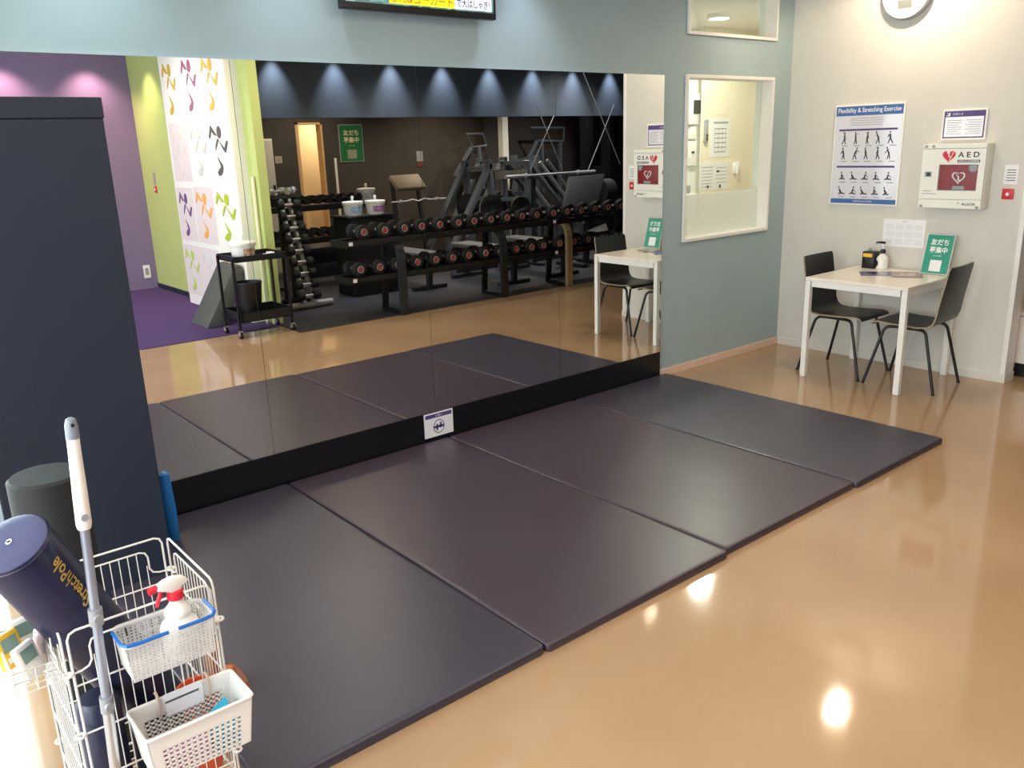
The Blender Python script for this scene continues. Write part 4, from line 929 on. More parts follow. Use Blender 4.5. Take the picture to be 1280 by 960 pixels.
timer('white digital timer behind the yellow one in the wire tray', (-6.075, -1.905, TZa+0.006), 0.3, -0.2, M_plasticwhite)
timer('white digital timer with a teal display at the front of the wire tray', (-6.085, -2.035, TZa+0.006), 0.7, -0.3, M_plasticwhite)
t = thing('handset', 'pale pink rounded handset standing in the wire tray', 'handset', (-6.062, -1.985, TZa+0.006), 0.4)
MB().tube([(0, 0, 0.0), (0, 0, 0.02), (0.002, 0, 0.06), (0.006, 0, 0.085), (0.009, 0, 0.095)], [0.012, 0.013, 0.013, 0.011, 0.006], 14).build('body', mat('pale_pink_plastic', (226, 206, 202), 0.4, var=0.02), t)
MB().tube([(0.0, -0.0135, 0.03), (0.001, -0.0135, 0.055)], 0.003, 6).build('slider', M_grey, t)
# blue tube by the pillar
t = thing('foam_tube', 'bright blue upright tube beside the navy pillar', 'tube', (-5.262, -0.30, 0.034))
MB().lathe([(0.026, 0.0), (0.029, 0.004), (0.030, 0.15), (0.024, 0.318), (0.021, 0.326), (0.013, 0.328), (0.013, 0.30)], 24).build('tube_body', M_bluetube, t)
MB().lathe([(0.010, 0.300), (0.012, 0.332), (0.006, 0.338), (0, 0.338)], 16).build('plug', mat('pale_blue', (120, 180, 220), 0.3, var=0.02), t)
# brown wooden massager by the cart
t = thing('massage_tool', 'reddish brown wooden massage tool on the mat beside the cart', 'massager', (-5.52, -1.56, 0.035))
g = MB(); g.prism([(-0.075, 0), (0.075, 0), (0.072, 0.035), (0.05, 0.055), (-0.05, 0.055), (-0.072, 0.035)], lambda u, v, q: (q, u, v), -0.055, 0.055); g.build('base', M_brown, t, bevel=0.008)
MB().lathe([(0, 0.045), (0.018, 0.05), (0.026, 0.068), (0.026, 0.08), (0.016, 0.096), (0, 0.100)], 20, (0.005, -0.03, 0)).build('ball', mat('orange_wood_ball', (190, 108, 62), 0.3, var=0.08, vs=30), t)
g = MB(); g.prism([(-0.045, 0.05), (0.045, 0.05), (0.038, 0.14), (0.018, 0.165), (-0.018, 0.165), (-0.038, 0.14)], lambda u, v, q: (q-0.01, u+0.045, v), -0.02, 0.02); g.build('backrest', M_brown, t, bevel=0.008)
# ================================================================== GYM AREA (seen in the mirror)
def make_dumbbell(label, group, r=0.074, hex_=False, capped=True):
    """axis along y, origin under the middle, resting on z=0"""
    t = thing('dumbbell', label, 'dumbbell', (0, 0, 0), 0, group)
    MB().cyl((0, -0.065, r), (0, 0.065, r), 0.016, n=12).build('handle', M_chrome, t)
    for s in (1, -1):
        g = MB()
        if hex_: g.cyl((0, s*0.06, r), (0, s*0.13, r), r, r*0.92, n=6)
        else:
            prof = [(r*0.62, 0.055), (r*0.95, 0.062), (r, 0.072), (r, 0.118), (r*0.93, 0.130), (r*0.66, 0.134)]
            V = []; Fc = []; N = 20
            for rr, d in prof: V += [(rr*math.cos(2*PI*i/N), s*d, r+rr*math.sin(2*PI*i/N)) for i in range(N)]
            for k in range(len(prof)-1): Fc += [(k*N+i, k*N+(i+1) % N, (k+1)*N+(i+1) % N, (k+1)*N+i) for i in range(N)]
            Fc += [tuple(range(N)), tuple((len(prof)-1)*N+i for i in range(N))]
            g.add(V, Fc)
        hd_ = g.build('head', M_blackmatte, t)
        if capped:
            MB().cyl((0, s*0.132, r), (0, s*0.137, r), r*0.33, n=18).build('end_cap', M_redcap, hd_)
            MB().tube([(r*0.45*math.cos(a*PI/9), s*0.135, r+r*0.45*math.sin(a*PI/9)) for a in range(18)], 0.0055, 6, True).build('ring', M_ring, hd_)
    return t
# front two-tier racks
def front_rack(label, x0, x1, posts, pm):
    t = thing('dumbbell_rack', label, 'rack', ((x0+x1)/2, -3.82, 0.004), 0, 'long two tier dumbbell racks')
    o = t.location
    for z, y0, y1 in ((0.83, -3.985, -3.66), (0.46, -3.955, -3.63)):
        g = MB(o); g.box(x0, x1, y0, y0+0.05, z-0.055, z); g.box(x0, x1, y1-0.05, y1, z-0.055, z); g.box(x0, x1, y0, y1, z-0.06, z-0.05)
        tr_ = g.build('tier_tray', M_black, t, smooth=False)
        for x in (x0, x1-0.012): MB(o).box(x-0.001, x+0.013, y0-0.005, y1+0.005, z-0.07, z+0.004).build('tray_end', M_black, tr_, smooth=False)
        MB(o).box(x0+0.03, x0+0.075, y1+0.001, y1+0.003, z-0.045, z-0.008).build('number_tag', M_paper, tr_, smooth=False)
    for x in posts:
        g = MB(o)
        pth = [(x, -3.612, 0.005), (x, -3.612, 0.60), (x, -3.625, 0.68), (x, -3.66, 0.74), (x, -3.72, 0.775)]
        for a, b in zip(pth, pth[1:]): g.beam(a, b, 0.085, 0.045, up=(0, 1, 0))
        g.build('upright', pm, t, smooth=False)
        MB(o).box(x-0.03, x+0.03, -4.02, -3.60, 0.005, 0.045).build('foot', M_black, t, smooth=False, bevel=0.004)
        MB(o).beam((x, -4.0, 0.03), (x, -3.93, 0.77), 0.06, 0.04, up=(0, 1, 0)).build('rear_strut', M_black, t, smooth=False)
    return t
front_rack('long black two tier dumbbell rack seen in the middle of the mirror', -2.10, 0.66, (-1.49, -0.10), M_darksteel)
front_rack('dumbbell rack with a pale metal upright seen in the mirror beside the white table', 0.70, 2.45, (0.94, 2.2), M_brass)
db = make_dumbbell('black round dumbbell with a red end cap on the top tier', 'red capped dumbbells on the top tier')
ORD = ['first', 'second', 'third', 'fourth', 'fifth', 'sixth', 'seventh', 'eighth', 'ninth', 'tenth', 'eleventh', 'twelfth', 'thirteenth', 'fourteenth', 'fifteenth', 'sixteenth', 'seventeenth', 'eighteenth', 'nineteenth']
XT = [-1.87, -1.62, -1.38, -1.16, -0.92, -0.67, -0.45, -0.21, 0.03, 0.26, 0.49, 0.76, 0.99, 1.23, 1.47, 1.71, 1.95, 2.19]
for i, x in enumerate(XT):
    lb_ = 'red capped round dumbbell, %s from the left on the top tier' % ORD[i]
    if i == 0: db.location = (x, -3.815, 0.834); db['label'] = lb_
    else: dup(db, (x, -3.815, 0.834), 0, lb_)
XBt = [-1.96, -1.73, -1.51, -1.26, -1.02, -0.79, -0.57, -0.33, -0.11, 0.13, 0.37, 0.56, 0.83, 1.07, 1.32, 1.57, 1.82, 2.07, 2.3]
for i, x in enumerate(XBt): dup(db, (x, -3.785, 0.464), 0, 'red capped round dumbbell, %s from the left on the lower tier' % ORD[i], 'red capped dumbbells on the lower tier')
# flat benches
def make_bench(label):
    t = thing('flat_bench', label, 'bench', (0, 0, 0.004), 0, 'flat benches behind the dumbbell rack')
    MB().box(-0.15, 0.15, -0.65, 0.65, 0.40, 0.465).build('pad', M_greypad, t, bevel=0.015, seg=3)
    MB().beam((0, -0.60, 0.375), (0, 0.60, 0.375), 0.06, 0.05).build('spine', M_darksteel, t, smooth=False)
    for y in (-0.5, 0.5):
        MB().beam((0, y, 0.03), (0, y, 0.35), 0.06, 0.06).build('leg', M_darksteel, t, smooth=False)
        MB().box(-0.25, 0.25, y-0.03, y+0.03, 0.0, 0.05).build('foot', M_darksteel, t, smooth=False, bevel=0.005)
    return t
bn = make_bench('flat grey bench behind the left end of the dumbbell rack'); bn.location = (-0.36, -5.28, 0.004)
dup(bn, (0.58, -4.75, 0.004), 0, 'flat grey bench behind the middle of the dumbbell rack'); dup(bn, (1.45, -4.75, 0.004), 0, 'flat grey bench behind the right part of the dumbbell rack')
# dumbbell tree
t = thing('dumbbell_tree', 'upright A frame dumbbell tree with chrome cradles near the lime partition', 'rack', (-2.03, -4.86, 0.004)); o = t.location
MB(o).cyl((-2.33, -4.78, 0.045), (-1.73, -4.78, 0.045), 0.040, n=16).build('front_foot', mat('silver_paint', (150, 148, 146), 0.45, 0.3, var=0.04), t)
MB(o).cyl((-2.33, -5.25, 0.045), (-1.73, -5.25, 0.045), 0.040, n=16).build('rear_foot', M_darksteel, t)
for x in (-2.09, -1.99):
    MB(o).beam((x+0.02, -4.78, 0.05), (x-0.05, -5.0, 1.22), 0.03, 0.05).build('rail', M_alu, t, smooth=False)
    MB(o).beam((x+0.02, -5.24, 0.05), (x-0.05, -5.02, 1.22), 0.03, 0.05).build('rail', M_black, t, smooth=False)
tree_db = make_dumbbell('black rubber dumbbell resting on the dumbbell tree', 'dumbbells on the dumbbell tree', 0.05, False, False)
for k in range(9):
    z = 0.14+k*0.125; f = z/1.22; y = -4.77-0.22*f; x = -2.03-0.07*f
    MB(o).tube([(x-0.11, y+0.035, z+0.008), (x-0.05, y+0.03, z-0.010), (x+0.05, y+0.03, z-0.010), (x+0.11, y+0.035, z+0.008)], [0.012, 0.014, 0.014, 0.012], 8).build('cradle', M_chrome, t)
    loc = (x, y+0.075, z-0.030)
    lb_ = 'black rubber dumbbell, %s from the bottom on the dumbbell tree' % ORD[k]
    if k == 0: tree_db.location = loc; tree_db.rotation_euler = (0, 0, PI/2); tree_db['label'] = lb_
    else: dup(tree_db, loc, PI/2, lb_)
cg = make_dumbbell('small chrome dumbbell lying leftmost on top of the dumbbell tree', 'chrome dumbbells on top of the tree', 0.042, False, False)
for ch_ in cg.children: ch_.data = ch_.data.copy(); ch_.data.materials[0] = M_chrome
cg.location = (-2.17, -5.01, 1.262); cg.rotation_euler = (0, 0, 1.1)
MB(o).box(-2.27, -1.90, -5.09, -4.93, 1.235, 1.26).build('top_tray', M_darksteel, t, smooth=False)
dup(cg, (-2.0, -5.01, 1.262), 0.7, 'small chrome dumbbell lying rightmost on top of the dumbbell tree')
# far rack with hexagonal dumbbells
t = thing('dumbbell_rack', 'far two tier rack of hexagonal dumbbells in front of the washroom door', 'rack', (-0.9, -6.4, 0.004)); o = t.location
for z in (1.04, 0.62):
    MB(o).box(-1.75, 0.01, -6.52, -6.26, z-0.07, z).build('tier_tray', M_black, t, smooth=False, bevel=0.004)
for x in (-1.715, -0.025):
    MB(o).beam((x, -6.42, 0.0), (x, -6.42, 1.0), 0.06, 0.06).build('upright', M_black, t, smooth=False)
    MB(o).box(x-0.04, x+0.04, -6.65, -6.15, 0.0, 0.05).build('foot', M_black, t, smooth=False)
hx = make_dumbbell('black hexagonal dumbbell on the upper tier of the far rack', 'hexagonal dumbbells on the far upper tier', 0.062, True, False)
for k in range(11):
    x = -1.62+k*0.15
    lb_ = 'black hexagonal dumbbell, %s from the left on the far upper tier' % ORD[k]
    if k == 0: hx.location = (x, -6.39, 1.044); hx['label'] = lb_
    elif k < 9: dup(hx, (x, -6.39, 1.044), 0, lb_)
    if True: dup(hx, (x, -6.39, 0.624), 0, 'black hexagonal dumbbell, %s from the left on the far lower tier' % ORD[k], 'hexagonal dumbbells on the far lower tier')
# wipe buckets
def make_bucket(label, loc, art):
    t = thing('wipe_bucket', label, 'bucket', loc, 0)
    MB().lathe([(0.0, 0), (0.100, 0.0), (0.104, 0.004), (0.118, 0.135)], 28).build('tub', M_plasticwhite, t)
    MB().lathe([(0.123, 0.125), (0.127, 0.13), (0.127, 0.158), (0.118, 0.165), (0.03, 0.172), (0.0, 0.172)], 28).build('lid', M_plasticwhite, t)
    MB().lathe([(0.014, 0.170), (0.012, 0.19), (0.020, 0.205), (0.016, 0.225), (0, 0.230)], 14).build('tissue_tuft', M_paper, t)
    g = MB(); V = []; n = 10
    for k in range(n+1):
        a = math.radians(45+90*k/n) if art != 'left' else math.radians(30+80*k/n); V += [(0.1075*math.cos(a), 0.1075*math.sin(a), 0.03), (0.1155*math.cos(a), 0.1155*math.sin(a), 0.105)]
    g.add(V, [(2*k, 2*k+2, 2*k+3, 2*k+1) for k in range(n)])
    g.build('wrap_label', mat('bucket_label_'+art, {'blue': (150, 180, 216), 'photo': (160, 120, 170), 'left': (190, 150, 130), 'far': (180, 180, 186)}[art], 0.4, var=0.5, vs=30), t, fix=False)
    return t
bs = thing('plyo_box', 'black box stand carrying the two white wipe buckets', 'box', (-1.0, -5.2, 0.004))
MB(bs.location).box(-1.30, -0.68, -5.4, -5.0, 0.004, 0.93).build('body', M_black, bs, smooth=False, bevel=0.008)
MB(bs.location).box(-1.32, -0.66, -5.42, -4.98, 0.935, 0.958).build('top_board', M_black, bs, smooth=False, bevel=0.004)
make_bucket('white wipe bucket with a blue label, left of the pair on the black stand', (-1.125, -5.2, 0.959), 'blue')
make_bucket('white wipe bucket with a picture label, right of the pair on the black stand', (-0.86, -5.12, 0.959), 'photo')
make_bucket('white wipe bucket on the right end of the far dumbbell rack', (-0.23, -6.39, 1.042), 'far')
# preacher bench
t = thing('preacher_bench', 'curl bench with a sloping grey arm pad against the charcoal wall', 'bench', (0.45, -6.5, 0.004)); o = t.location
g = MB(o); g.add([(0.20, -6.25, 1.18), (0.68, -6.25, 1.18), (0.68, -6.45, 1.36), (0.20, -6.45, 1.36), (0.20, -6.30, 1.13), (0.68, -6.30, 1.13), (0.68, -6.50, 1.31), (0.20, -6.50, 1.31)], [(0, 1, 2, 3), (7, 6, 5, 4), (0, 4, 5, 1), (1, 5, 6, 2), (2, 6, 7, 3), (3, 7, 4, 0)])
g.build('arm_pad', mat('tan_grey_pad', (122, 112, 96), 0.6, var=0.06), t, bevel=0.012)
for x in (0.22, 0.64): MB(o).tube([(x, -6.30, 0.0), (x, -6.32, 0.5), (x, -6.40, 0.9), (x, -6.44, 1.26)], 0.03, 8).build('upright', M_darksteel, t)
MB(o).box(0.17, 0.25, -6.95, -6.28, 0.0, 0.05).build('foot', M_darksteel, t, smooth=False); MB(o).box(0.60, 0.68, -6.95, -6.28, 0.0, 0.05).build('foot', M_darksteel, t, smooth=False)
MB(o).box(0.25, 0.62, -7.0, -6.72, 0.50, 0.57).build('seat', M_darkpad, t, bevel=0.012); MB(o).beam((0.43, -6.86, 0.03), (0.43, -6.86, 0.48), 0.07, 0.07).build('seat_post', M_darksteel, t, smooth=False)
bb = thing('curl_bar', 'chrome curl bar resting level across the curl bench', 'barbell', (0.5, -6.2, 1.0))
MB(bb.location).tube([(0.05, -6.22, 1.0), (0.3, -6.22, 1.0), (0.4, -6.22, 1.02), (0.5, -6.22, 0.99), (0.6, -6.22, 1.02), (0.7, -6.22, 1.0), (0.98, -6.22, 1.0)], 0.014, 8).build('bar', M_chrome, bb)
for x in (0.2, 0.82): MB(bb.location).cyl((x-0.02, -6.22, 1.0), (x+0.02, -6.22, 1.0), 0.028, n=12).build('collar', M_chrome, bb)
# leg press machines
def leg_press(label, dx, dy):
    t = thing('leg_press', label, 'gym machine', (1.8+dx, -5.9+dy, 0.004)); o = t.location
    P = lambda x, y, z: (x+dx, y+dy, z)
    for y in (-5.62, -6.18):
        MB(o).beam(P(1.42, y, 0.0), P(1.31, y, 1.52), 0.05, 0.11, up=(0, 1, 0)).build('upright', M_steel, t, smooth=False)
        MB(o).beam(P(1.33, y, 1.46), P(0.62, y, 0.35), 0.05, 0.11, up=(0, 1, 0)).build('diagonal_brace', M_steel, t, smooth=False)
        MB(o).beam(P(0.62, y, 0.37), P(0.62, y, 0.0), 0.05, 0.09, up=(0, 1, 0)).build('short_leg', M_steel, t, smooth=False)
        MB(o).beam(P(2.02, y, 0.0), P(2.05, y, 1.54), 0.05, 0.12, up=(0, 1, 0)).build('upright', M_steel, t, smooth=False)
        MB(o).beam(P(2.03, y, 1.50), P(3.05, y, 0.45), 0.05, 0.10, up=(0, 1, 0)).build('sled_beam', M_steel, t, smooth=False)
        MB(o).beam(P(3.02, y, 0.50), P(3.05, y, 0.0), 0.05, 0.09, up=(0, 1, 0)).build('short_leg', M_steel, t, smooth=False)
        MB(o).cyl(P(2.20, y+0.09, 1.46), P(3.12, y+0.09, 0.50), 0.026, n=12).build('guide_rod', M_chrome, t)
        MB(o).beam(P(0.6, y, 0.03), P(3.1, y, 0.03), 0.06, 0.05).build('floor_rail', M_darksteel, t, smooth=False)
        MB(o).beam(P(1.40, y, 1.30), P(2.02, y, 1.30), 0.06, 0.11).build('top_beam', M_greypad, t, smooth=False)
        MB(o).beam(P(1.50, y, 0.96), P(2.0, y, 0.96), 0.04, 0.05).build('safety_bar', M_steel, t, smooth=False)
        for zz, xx in ((0.86, 1.28), (0.80, 1.80)):
            MB(o).cyl(P(xx, y+0.06, zz), P(xx, y+0.11, zz), 0.19, n=24).build('weight_plate', M_blackmatte, t)
            MB(o).cyl(P(xx, y+0.111, zz), P(xx, y+0.116, zz), 0.055, n=16).build('plate_hub', M_darksteel, t)
    MB(o).beam(P(1.33, -6.2, 1.40), P(1.33, -5.6, 1.40), 0.06, 0.06).build('cross_bar', M_steel, t, smooth=False)
    MB(o).beam(P(2.05, -6.2, 1.45), P(2.05, -5.6, 1.45), 0.06, 0.06).build('cross_bar', M_steel, t, smooth=False)
    return t
leg_press('blue grey plate loaded press machine with A shaped frames, left of the white column', 0.0, 0.0)
leg_press('blue grey plate loaded press machine further right, behind the barbell', 1.0, -0.95)
t = thing('foot_plate', 'large black angled foot plate machine at the right of the gym', 'gym machine', (2.35, -4.8, 0.004)); o = t.location
V = [(1.80, -4.65, 0.80), (2.50, -4.65, 0.78), (2.97, -4.95, 1.27), (2.24, -4.95, 1.26)]; nn = Vector((0, -0.05, -0.03))
MB(o).add([Vector(a) for a in V]+[Vector(a)+nn for a in V], [(0, 1, 2, 3), (7, 6, 5, 4), (0, 4, 5, 1), (1, 5, 6, 2), (2, 6, 7, 3), (3, 7, 4, 0)]).build('plate', M_blackmatte, t, bevel=0.02)
for x in (2.15, 2.55): MB(o).beam((x, -4.95, 0.0), (x, -4.87, 0.95), 0.06, 0.08).build('support', M_darksteel, t, smooth=False); MB(o).box(x-0.04, x+0.04, -5.12, -4.55, 0.0, 0.05).build('foot', M_darksteel, t, smooth=False)
MB(o).cyl((2.85, -4.95, 1.02), (3.05, -4.95, 1.02), 0.17, n=24).build('roller_pad', M_blackmatte, t)
t = thing('barbell', 'chrome barbell racked level in front of the press machines', 'barbell', (2.25, -5.3, 1.29))
MB(t.location).cyl((1.36, -5.3, 1.285), (3.10, -5.3, 1.295), 0.017, n=12).build('bar', M_chrome, t)
for x in (1.72, 2.74): MB(t.location).cyl((x-0.015, -5.3, 1.288), (x+0.015, -5.3, 1.288), 0.038, n=14).build('collar', M_chrome, t)
for x0_, x1_ in ((1.36, 1.70), (2.76, 3.10)): MB(t.location).cyl((x0_, -5.3, 1.288), (x1_, -5.3, 1.288), 0.026, n=12).build('sleeve', M_chrome, t)
t2 = thing('bar_stand', 'dark stand holding the chrome barbell', 'stand', (2.2, -5.32, 0.004))
for x in (1.9, 2.65): MB(t2.location).beam((x, -5.35, 0.0), (x, -5.35, 1.26), 0.05, 0.05).build('upright', M_darksteel, t2, smooth=False); MB(t2.location).box(x-0.04, x+0.04, -5.39, -5.27, 1.235, 1.27).build('cradle', M_darksteel, t2, smooth=False); MB(t2.location).box(x-0.04, x+0.04, -5.48, -5.16, 0.0, 0.04).build('foot', M_darksteel, t2, smooth=False)
# smith machine style top frames
def top_frame(label, pts, y, legs):
    t = thing('lift_frame', label, 'gym machine', (sum(p[0] for p in pts)/4, y, 0.004)); o = t.location
    MB(o).tube([(x, y, z) for x, z in pts], 0.022, 8, True).build('handle_loop', M_steel, t)
    for (xa, za, xb) in legs: MB(o).beam((xa, y, za), (xb, y-0.1, 0.0), 0.05, 0.06, up=(0, 1, 0)).build('post', M_steel, t, smooth=False)
    MB(o).box(min(l[2] for l in legs)-0.1, max(l[2] for l in legs)+0.1, y-0.4, y+0.1, 0.0, 0.05).build('base', M_darksteel, t, smooth=False)
    MB(o).beam((pts[3][0]-0.02, y, pts[3][1]), (pts[3][0]-0.35, y-0.05, 1.25), 0.05, 0.05).build('arm', M_steel, t, smooth=False)
    MB(o).box(pts[3][0]-0.1, pts[2][0]-0.0, y-0.12, y-0.04, 1.25, 1.62).build('back_pad', M_darkpad, t, bevel=0.015)
    return t
top_frame('steel lifting frame with a square handle loop above the left press machine', [(2.36, 1.90), (2.70, 1.90), (2.77, 1.71), (2.47, 1.69)], -7.5, [(2.60, 1.70, 2.85)])
top_frame('steel lifting frame with a wide handle loop near the cable tower', [(3.75, 1.98), (4.55, 1.97), (4.52, 1.74), (3.91, 1.76)], -7.5, [(4.0, 1.75, 4.1), (4.45, 1.75, 4.5)])
t = thing('cable_tower', 'black cable machine tower at the right of the gym', 'gym machine', (4.6, -6.75, 0.004)); o = t.location
for x in (4.30, 4.82): MB(o).box(x, x+0.13, -6.85, -6.65, 0, 2.4).build('column', M_black, t, smooth=False, bevel=0.006)
MB(o).box(4.45, 4.80, -6.82, -6.68, 0.1, 1.3).build('weight_stack', M_darksteel, t, smooth=False)
MB(o).box(4.25, 5.0, -7.0, -6.5, 0, 0.08).build('base', M_black, t, smooth=False); MB(o).box(4.27, 4.98, -6.85, -6.65, 2.4, 2.5).build('crown', M_black, t, smooth=False)
for (a, b) in (((2.63, 2.66), (3.39, 1.38)), ((1.72, 2.24), (2.20, 1.35)), ((2.05, 2.08), (1.60, 1.38)), ((3.26, 2.24), (2.71, 1.32))):
    MB(o).cyl((a[0], -5.05, a[1]), (b[0], -5.05, b[1]), 0.006, n=6).build('cable', M_alu, t)
st = struct(MB().box(3.03, 3.15, -7.5, -7.38, 0.004, CEIL).build('pillar_white', M_white, smooth=False), 'white square column in the gym')
# white towel
t = thing('towel', 'folded white towel on the lower tier at the right of the rack', 'towel', (1.45, -3.70, 0.6))
t.location = (1.62, -3.785, 0.612)
MB().add([(-0.10, -0.10, 0.0), (0.10, -0.10, 0.0), (0.10, 0.10, 0.0), (-0.10, 0.10, 0.0), (-0.07, -0.07, 0.02), (0.06, -0.06, 0.05), (0.09, 0.07, 0.10), (-0.08, 0.08, 0.03)], [(0, 3, 2, 1), (4, 5, 6, 7), (0, 1, 5, 4), (1, 2, 6, 5), (2, 3, 7, 6), (3, 0, 4, 7)]).build('cloth', M_paper, t, bevel=0.01)
# trolley
t = thing('utility_trolley', 'black three wheeled tray trolley holding a white bucket', 'trolley', (-2.97, -4.0, 0)); o = t.location
t['label'] = 'black tray trolley on casters holding a white bucket and a bin'
for z, hh in ((0.735, 0.055), (0.16, 0.09)):
    g = MB(o); g.box(-3.22, -2.70, -4.22, -3.76, z, z+0.006); g.box(-3.22, -3.212, -4.22, -3.76, z, z+hh); g.box(-2.708, -2.70, -4.22, -3.76, z, z+hh); g.box(-3.22, -2.70, -4.22, -4.212, z, z+hh); g.box(-3.22, -2.70, -3.768, -3.76, z, z+hh)
    g.build('tray', M_black, t, smooth=False)
for x in (-3.23, -2.69):
    for y in (-4.17, -3.81):
        MB(o).beam((x, y, 0.075), (x, y, 0.78), 0.02, 0.03).build('post', M_black, t, smooth=False)
        MB(o).cyl((x-0.012, y, 0.033), (x+0.012, y, 0.033), 0.033, n=16).build('caster_wheel', M_black, t)
        g = MB(o); g.box(x-0.018, x-0.013, y-0.02, y+0.02, 0.03, 0.078); g.box(x+0.013, x+0.018, y-0.02, y+0.02, 0.03, 0.078); g.box(x-0.018, x+0.018, y-0.02, y+0.02, 0.07, 0.08); g.build('caster_fork', M_chrome, t, smooth=False)
make_bucket('white wipe bucket on the black tray trolley', (-3.05, -3.97, 0.742), 'left')
t = thing('waste_bin', 'black round waste bin on the lower tray of the trolley', 'bin', (-3.03, -3.98, 0.167))
MB().lathe([(0.0, 0.0), (0.095, 0.0), (0.125, 0.33), (0.130, 0.34), (0.130, 0.35), (0.120, 0.35), (0.092, 0.008), (0, 0.008)], 28).build('bin_body', M_black, t)
t = thing('packet', 'small clear and blue packet beside the bucket on the trolley', 'packet', (-2.80, -3.9, 0.742))
MB().box(-0.06, 0.06, -0.07, 0.07, 0.0, 0.03).build('packet_body', mat('pale_blue_packet', (190, 206, 220), 0.3, var=0.4, vs=20), t, bevel=0.006); MB().box(-0.04, 0.02, -0.03, 0.05, 0.03, 0.05).build('packet_top', M_paper, t, bevel=0.006)
# wedge pad
t = thing('wedge_pad', 'grey foam wedge pad leaning on the white logo panel', 'pad', (-3.05, -4.75, 0.007))
MB(t.location).prism([(-3.30, 0.007), (-3.08, 0.007), (-2.84, 0.50), (-2.84, 0.58), (-2.88, 0.62), (-2.94, 0.60)], lambda u, v, q: (u, q, v), -4.98, -4.52).build('foam', M_wedge, t, bevel=0.015)
t = thing('wooden_pole', 'cream pole standing against the end of the lime partition', 'pole', (-2.735, -4.30, 0.007))
MB().cyl((0, 0, 0), (0.012, -0.01, 1.49), 0.018, n=14).build('shaft', mat('cream_pole', (232, 222, 190), 0.5, var=0.03), t); MB().cyl((0, 0, 0.0), (0, 0, 0.03), 0.021, n=14).build('rubber_foot', M_grey, t)
t = thing('wooden_pole', 'pale pole standing against the charcoal wall beside the washroom door', 'pole', (0.11, -7.80, 0.005))
MB().cyl((0, 0, 0), (-0.006, 0, 1.60), 0.02, n=14).build('shaft', M_white, t); MB().cyl((0, 0, 0.0), (0, 0, 0.03), 0.023, n=14).build('rubber_foot', M_grey, t)
# green poster on the charcoal wall (its lettering runs the right way round in the mirror)
t = thing('wall_poster', 'green recruitment poster on the charcoal wall beside the washroom', 'poster', (0.42, YB, 1.54)); o = t.location
MB(o).box(0.215, 0.628, YB, YB+0.012, 1.535, 2.085).build('frame', M_grey, t, smooth=False, bevel=0.002)
MB(o).box(0.227, 0.616, YB+0.012, YB+0.0135, 1.547, 2.073).build('print_sheet', M_darkgreen, t, smooth=False)
MB(o).box(0.345, 0.50, YB+0.0135, YB+0.0145, 1.585, 1.715).build('pale_square', mat('dim_grey_print', (150, 150, 138), 0.6, var=0.05), t, smooth=False)
text('lettering', '友だち', M_creamprint, t, (0.422, YB+0.0137, 1.965), (1, 0, 0), (0, 0, 1), 0.085, 0.26, off=o, bold=0.02, depth=0.001, flip=True)
text('lettering', '募集中', M_creamprint, t, (0.422, YB+0.0137, 1.860), (1, 0, 0), (0, 0, 1), 0.085, 0.26, off=o, bold=0.02, depth=0.001, flip=True)
text('fine_print', 'LINE ID検索', M_creamprint, t, (0.422, YB+0.0137, 1.775), (1, 0, 0), (0, 0, 1), 0.016, 0.12, off=o, depth=0.001, flip=True)
t = thing('light_switch', 'pale switch plate left of the washroom door', 'switch', (-0.784, YB, 1.56)); MB(t.location).box(-0.84, -0.73, YB, YB+0.008, 1.56, 1.66).build('plate', mat('beige_plate', (176, 164, 146), 0.5, var=0.03), t, smooth=False, bevel=0.002); MB(t.location).box(-0.80, -0.765, YB+0.008, YB+0.012, 1.59, 1.63).build('rocker', M_grey, t, smooth=False)
t = thing('wall_note', 'pale notice with a red call button on the charcoal wall', 'sign', (1.66, YB, 1.42)); MB(t.location).box(1.60, 1.72, YB, YB+0.004, 1.50, 1.66).build('sheet', M_grey, t, smooth=False); MB(t.location).box(1.61, 1.70, YB, YB+0.012, 1.42, 1.49).build('button', mat('dull_red', (120, 60, 54), 0.5), t, smooth=False)
t = thing('wall_outlet', 'white outlet plate low on the purple wall', 'outlet', (-2.83, YB, 0.15)); MB(t.location).box(-2.872, -2.785, YB, YB+0.008, 0.15, 0.32).build('plate', M_plasticwhite, t, smooth=False, bevel=0.002); MB(t.location).box(-2.85, -2.806, YB+0.008, YB+0.010, 0.19, 0.28).build('socket', M_grey, t, smooth=False)
t = thing('call_button', 'red call button with a pale notice on the lime wall', 'button', (-2.70, -7.39, 1.27)); MB(t.location).box(-2.712, -2.70, -7.43, -7.35, 1.27, 1.35).build('plate', M_redprint, t, smooth=False, bevel=0.002); MB(t.location).box(-2.704, -2.70, -7.43, -7.35, 1.37, 1.52).build('notice', M_grey, t, smooth=False); MB(t.location).cyl((-2.712, -7.39, 1.31), (-2.718, -7.39, 1.31), 0.014, n=12).build('knob', M_paper, t)
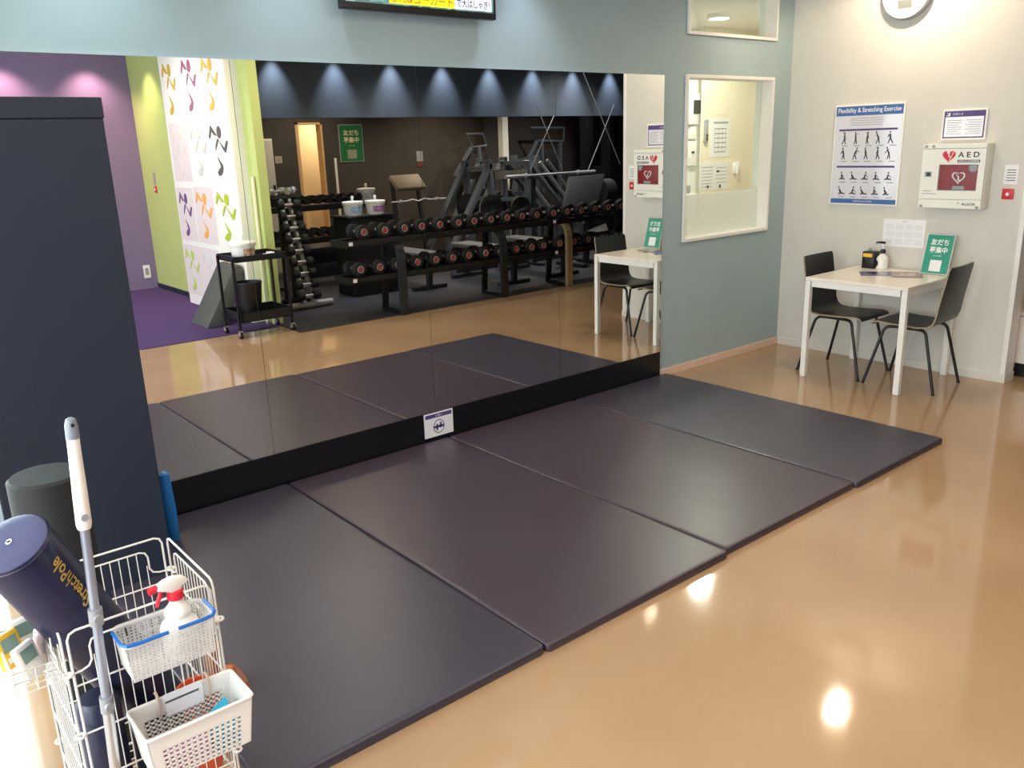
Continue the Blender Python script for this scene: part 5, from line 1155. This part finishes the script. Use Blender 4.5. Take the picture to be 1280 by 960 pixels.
# locker and low box at the gym back wall
t = thing('tall_locker', 'tall white locker at the back of the gym beside the lime partition', 'locker', (-1.25, -7.6, 0.004)); MB(t.location).box(-1.45, -1.06, -7.83, -7.40, 0.004, 1.90).build('body', M_white, t, smooth=False, bevel=0.004); MB(t.location).box(-1.44, -1.07, -7.40, -7.385, 0.05, 1.88).build('door', M_white, t, smooth=False, bevel=0.003); MB(t.location).box(-1.11, -1.085, -7.385, -7.37, 1.20, 1.28).build('handle', M_black, t, smooth=False)
t = thing('crash_mat', 'dark navy crash mat lying folded near the washroom door', 'mat', (-0.35, -7.1, 0.004)); MB(t.location).box(-0.95, 0.15, -7.4, -6.85, 0.004, 0.21).build('pad', M_navywall, t, bevel=0.015); MB(t.location).box(-0.95, 0.15, -7.4, -6.85, 0.212, 0.42).build('pad', M_navywall, t, bevel=0.015)
# washroom behind the door opening
struct(MB().box(-0.75, -0.70, -9.0, YB-0.12, 0, CEIL).build('wall_washroom_left', M_bathwall, smooth=False))
struct(MB().box(1.90, 1.95, -9.0, YB-0.12, 0, CEIL).build('wall_washroom_right', M_bathwall, smooth=False))
struct(MB().box(-0.75, 1.95, -9.05, -9.0, 0, CEIL).build('wall_washroom_back', M_bathwall, smooth=False), 'warm washroom wall')
struct(MB().box(-0.70, 1.90, -9.0, YB-0.12, -0.1, 0.0).build('floor_washroom', M_floor, smooth=False))
struct(MB().box(-0.70, 1.90, -9.0, YB-0.121, 2.30, 2.35).build('ceiling_washroom', M_ceil, smooth=False))
d_ = thing('door_1', 'pale wooden door frame of the washroom', 'door', ((DX0+DX1)/2, YB, 0)); del d_['category']; d_['kind'] = 'structure'
g = MB(d_.location); g.box(DX0, DX0+0.05, YB-0.13, YB+0.012, 0.004, DZ).box(DX1-0.03, DX1, YB-0.13, YB+0.012, 0.004, DZ).box(DX0, DX1, YB-0.13, YB+0.012, DZ-0.03, DZ); g.build('door_frame', M_bathwood, d_, smooth=False)
t = thing('wash_basin', 'beige wash basin counter inside the washroom', 'basin', (1.15, -8.85, 0)); o = t.location
MB(o).box(0.72, 1.6, -8.995, -8.70, 1.08, 1.20).build('counter', mat('beige_counter', (232, 210, 172), 0.4, var=0.03), t, bevel=0.01); MB(o).box(0.76, 1.56, -8.99, -8.75, 0.0, 1.08).build('cabinet', M_bathwood, t, smooth=False)
MB(o).tube([(1.05, -8.95, 1.20), (1.05, -8.95, 1.33), (1.05, -8.91, 1.36), (1.05, -8.84, 1.33)], 0.016, 8).build('tap', M_chrome, t); MB(o).lathe([(0.03, 1.20), (0.035, 1.24), (0.03, 1.31), (0.01, 1.34), (0, 1.34)], 12, (1.16, -8.88, 0)).build('soap_bottle', M_plasticwhite, t)
t = thing('hanging_towel', 'dark strip hanging beside the washroom basin', 'towel', (0.70, -8.99, 1.2)); MB(t.location).box(0.66, 0.78, -8.998, -8.97, 1.22, 1.98).build('strip', M_black, t, smooth=False)
area('washroom_light', (0.55, -8.45, 2.27), (0.6, -8.5, 0), 0.8, 0.4, 30, (1.0, 0.86, 0.66))

# fine print and lettering stay joined: strokes too small to pick apart
for ob in scene.objects:
    if ob.type == 'MESH' and ob.name.split('.')[0] in ('figures', 'fine_print', 'print', 'symbol', 'lettering', 'title', 'footer_text', 'header_text', 'caption', 'caption_text', 'maker_lettering', 'stamp', 'bolt_mark', 'section_bars', 'side_wires', 'bottom_grid', 'tray_wires', 'frame_wire'):
        ob['kind'] = 'stuff'
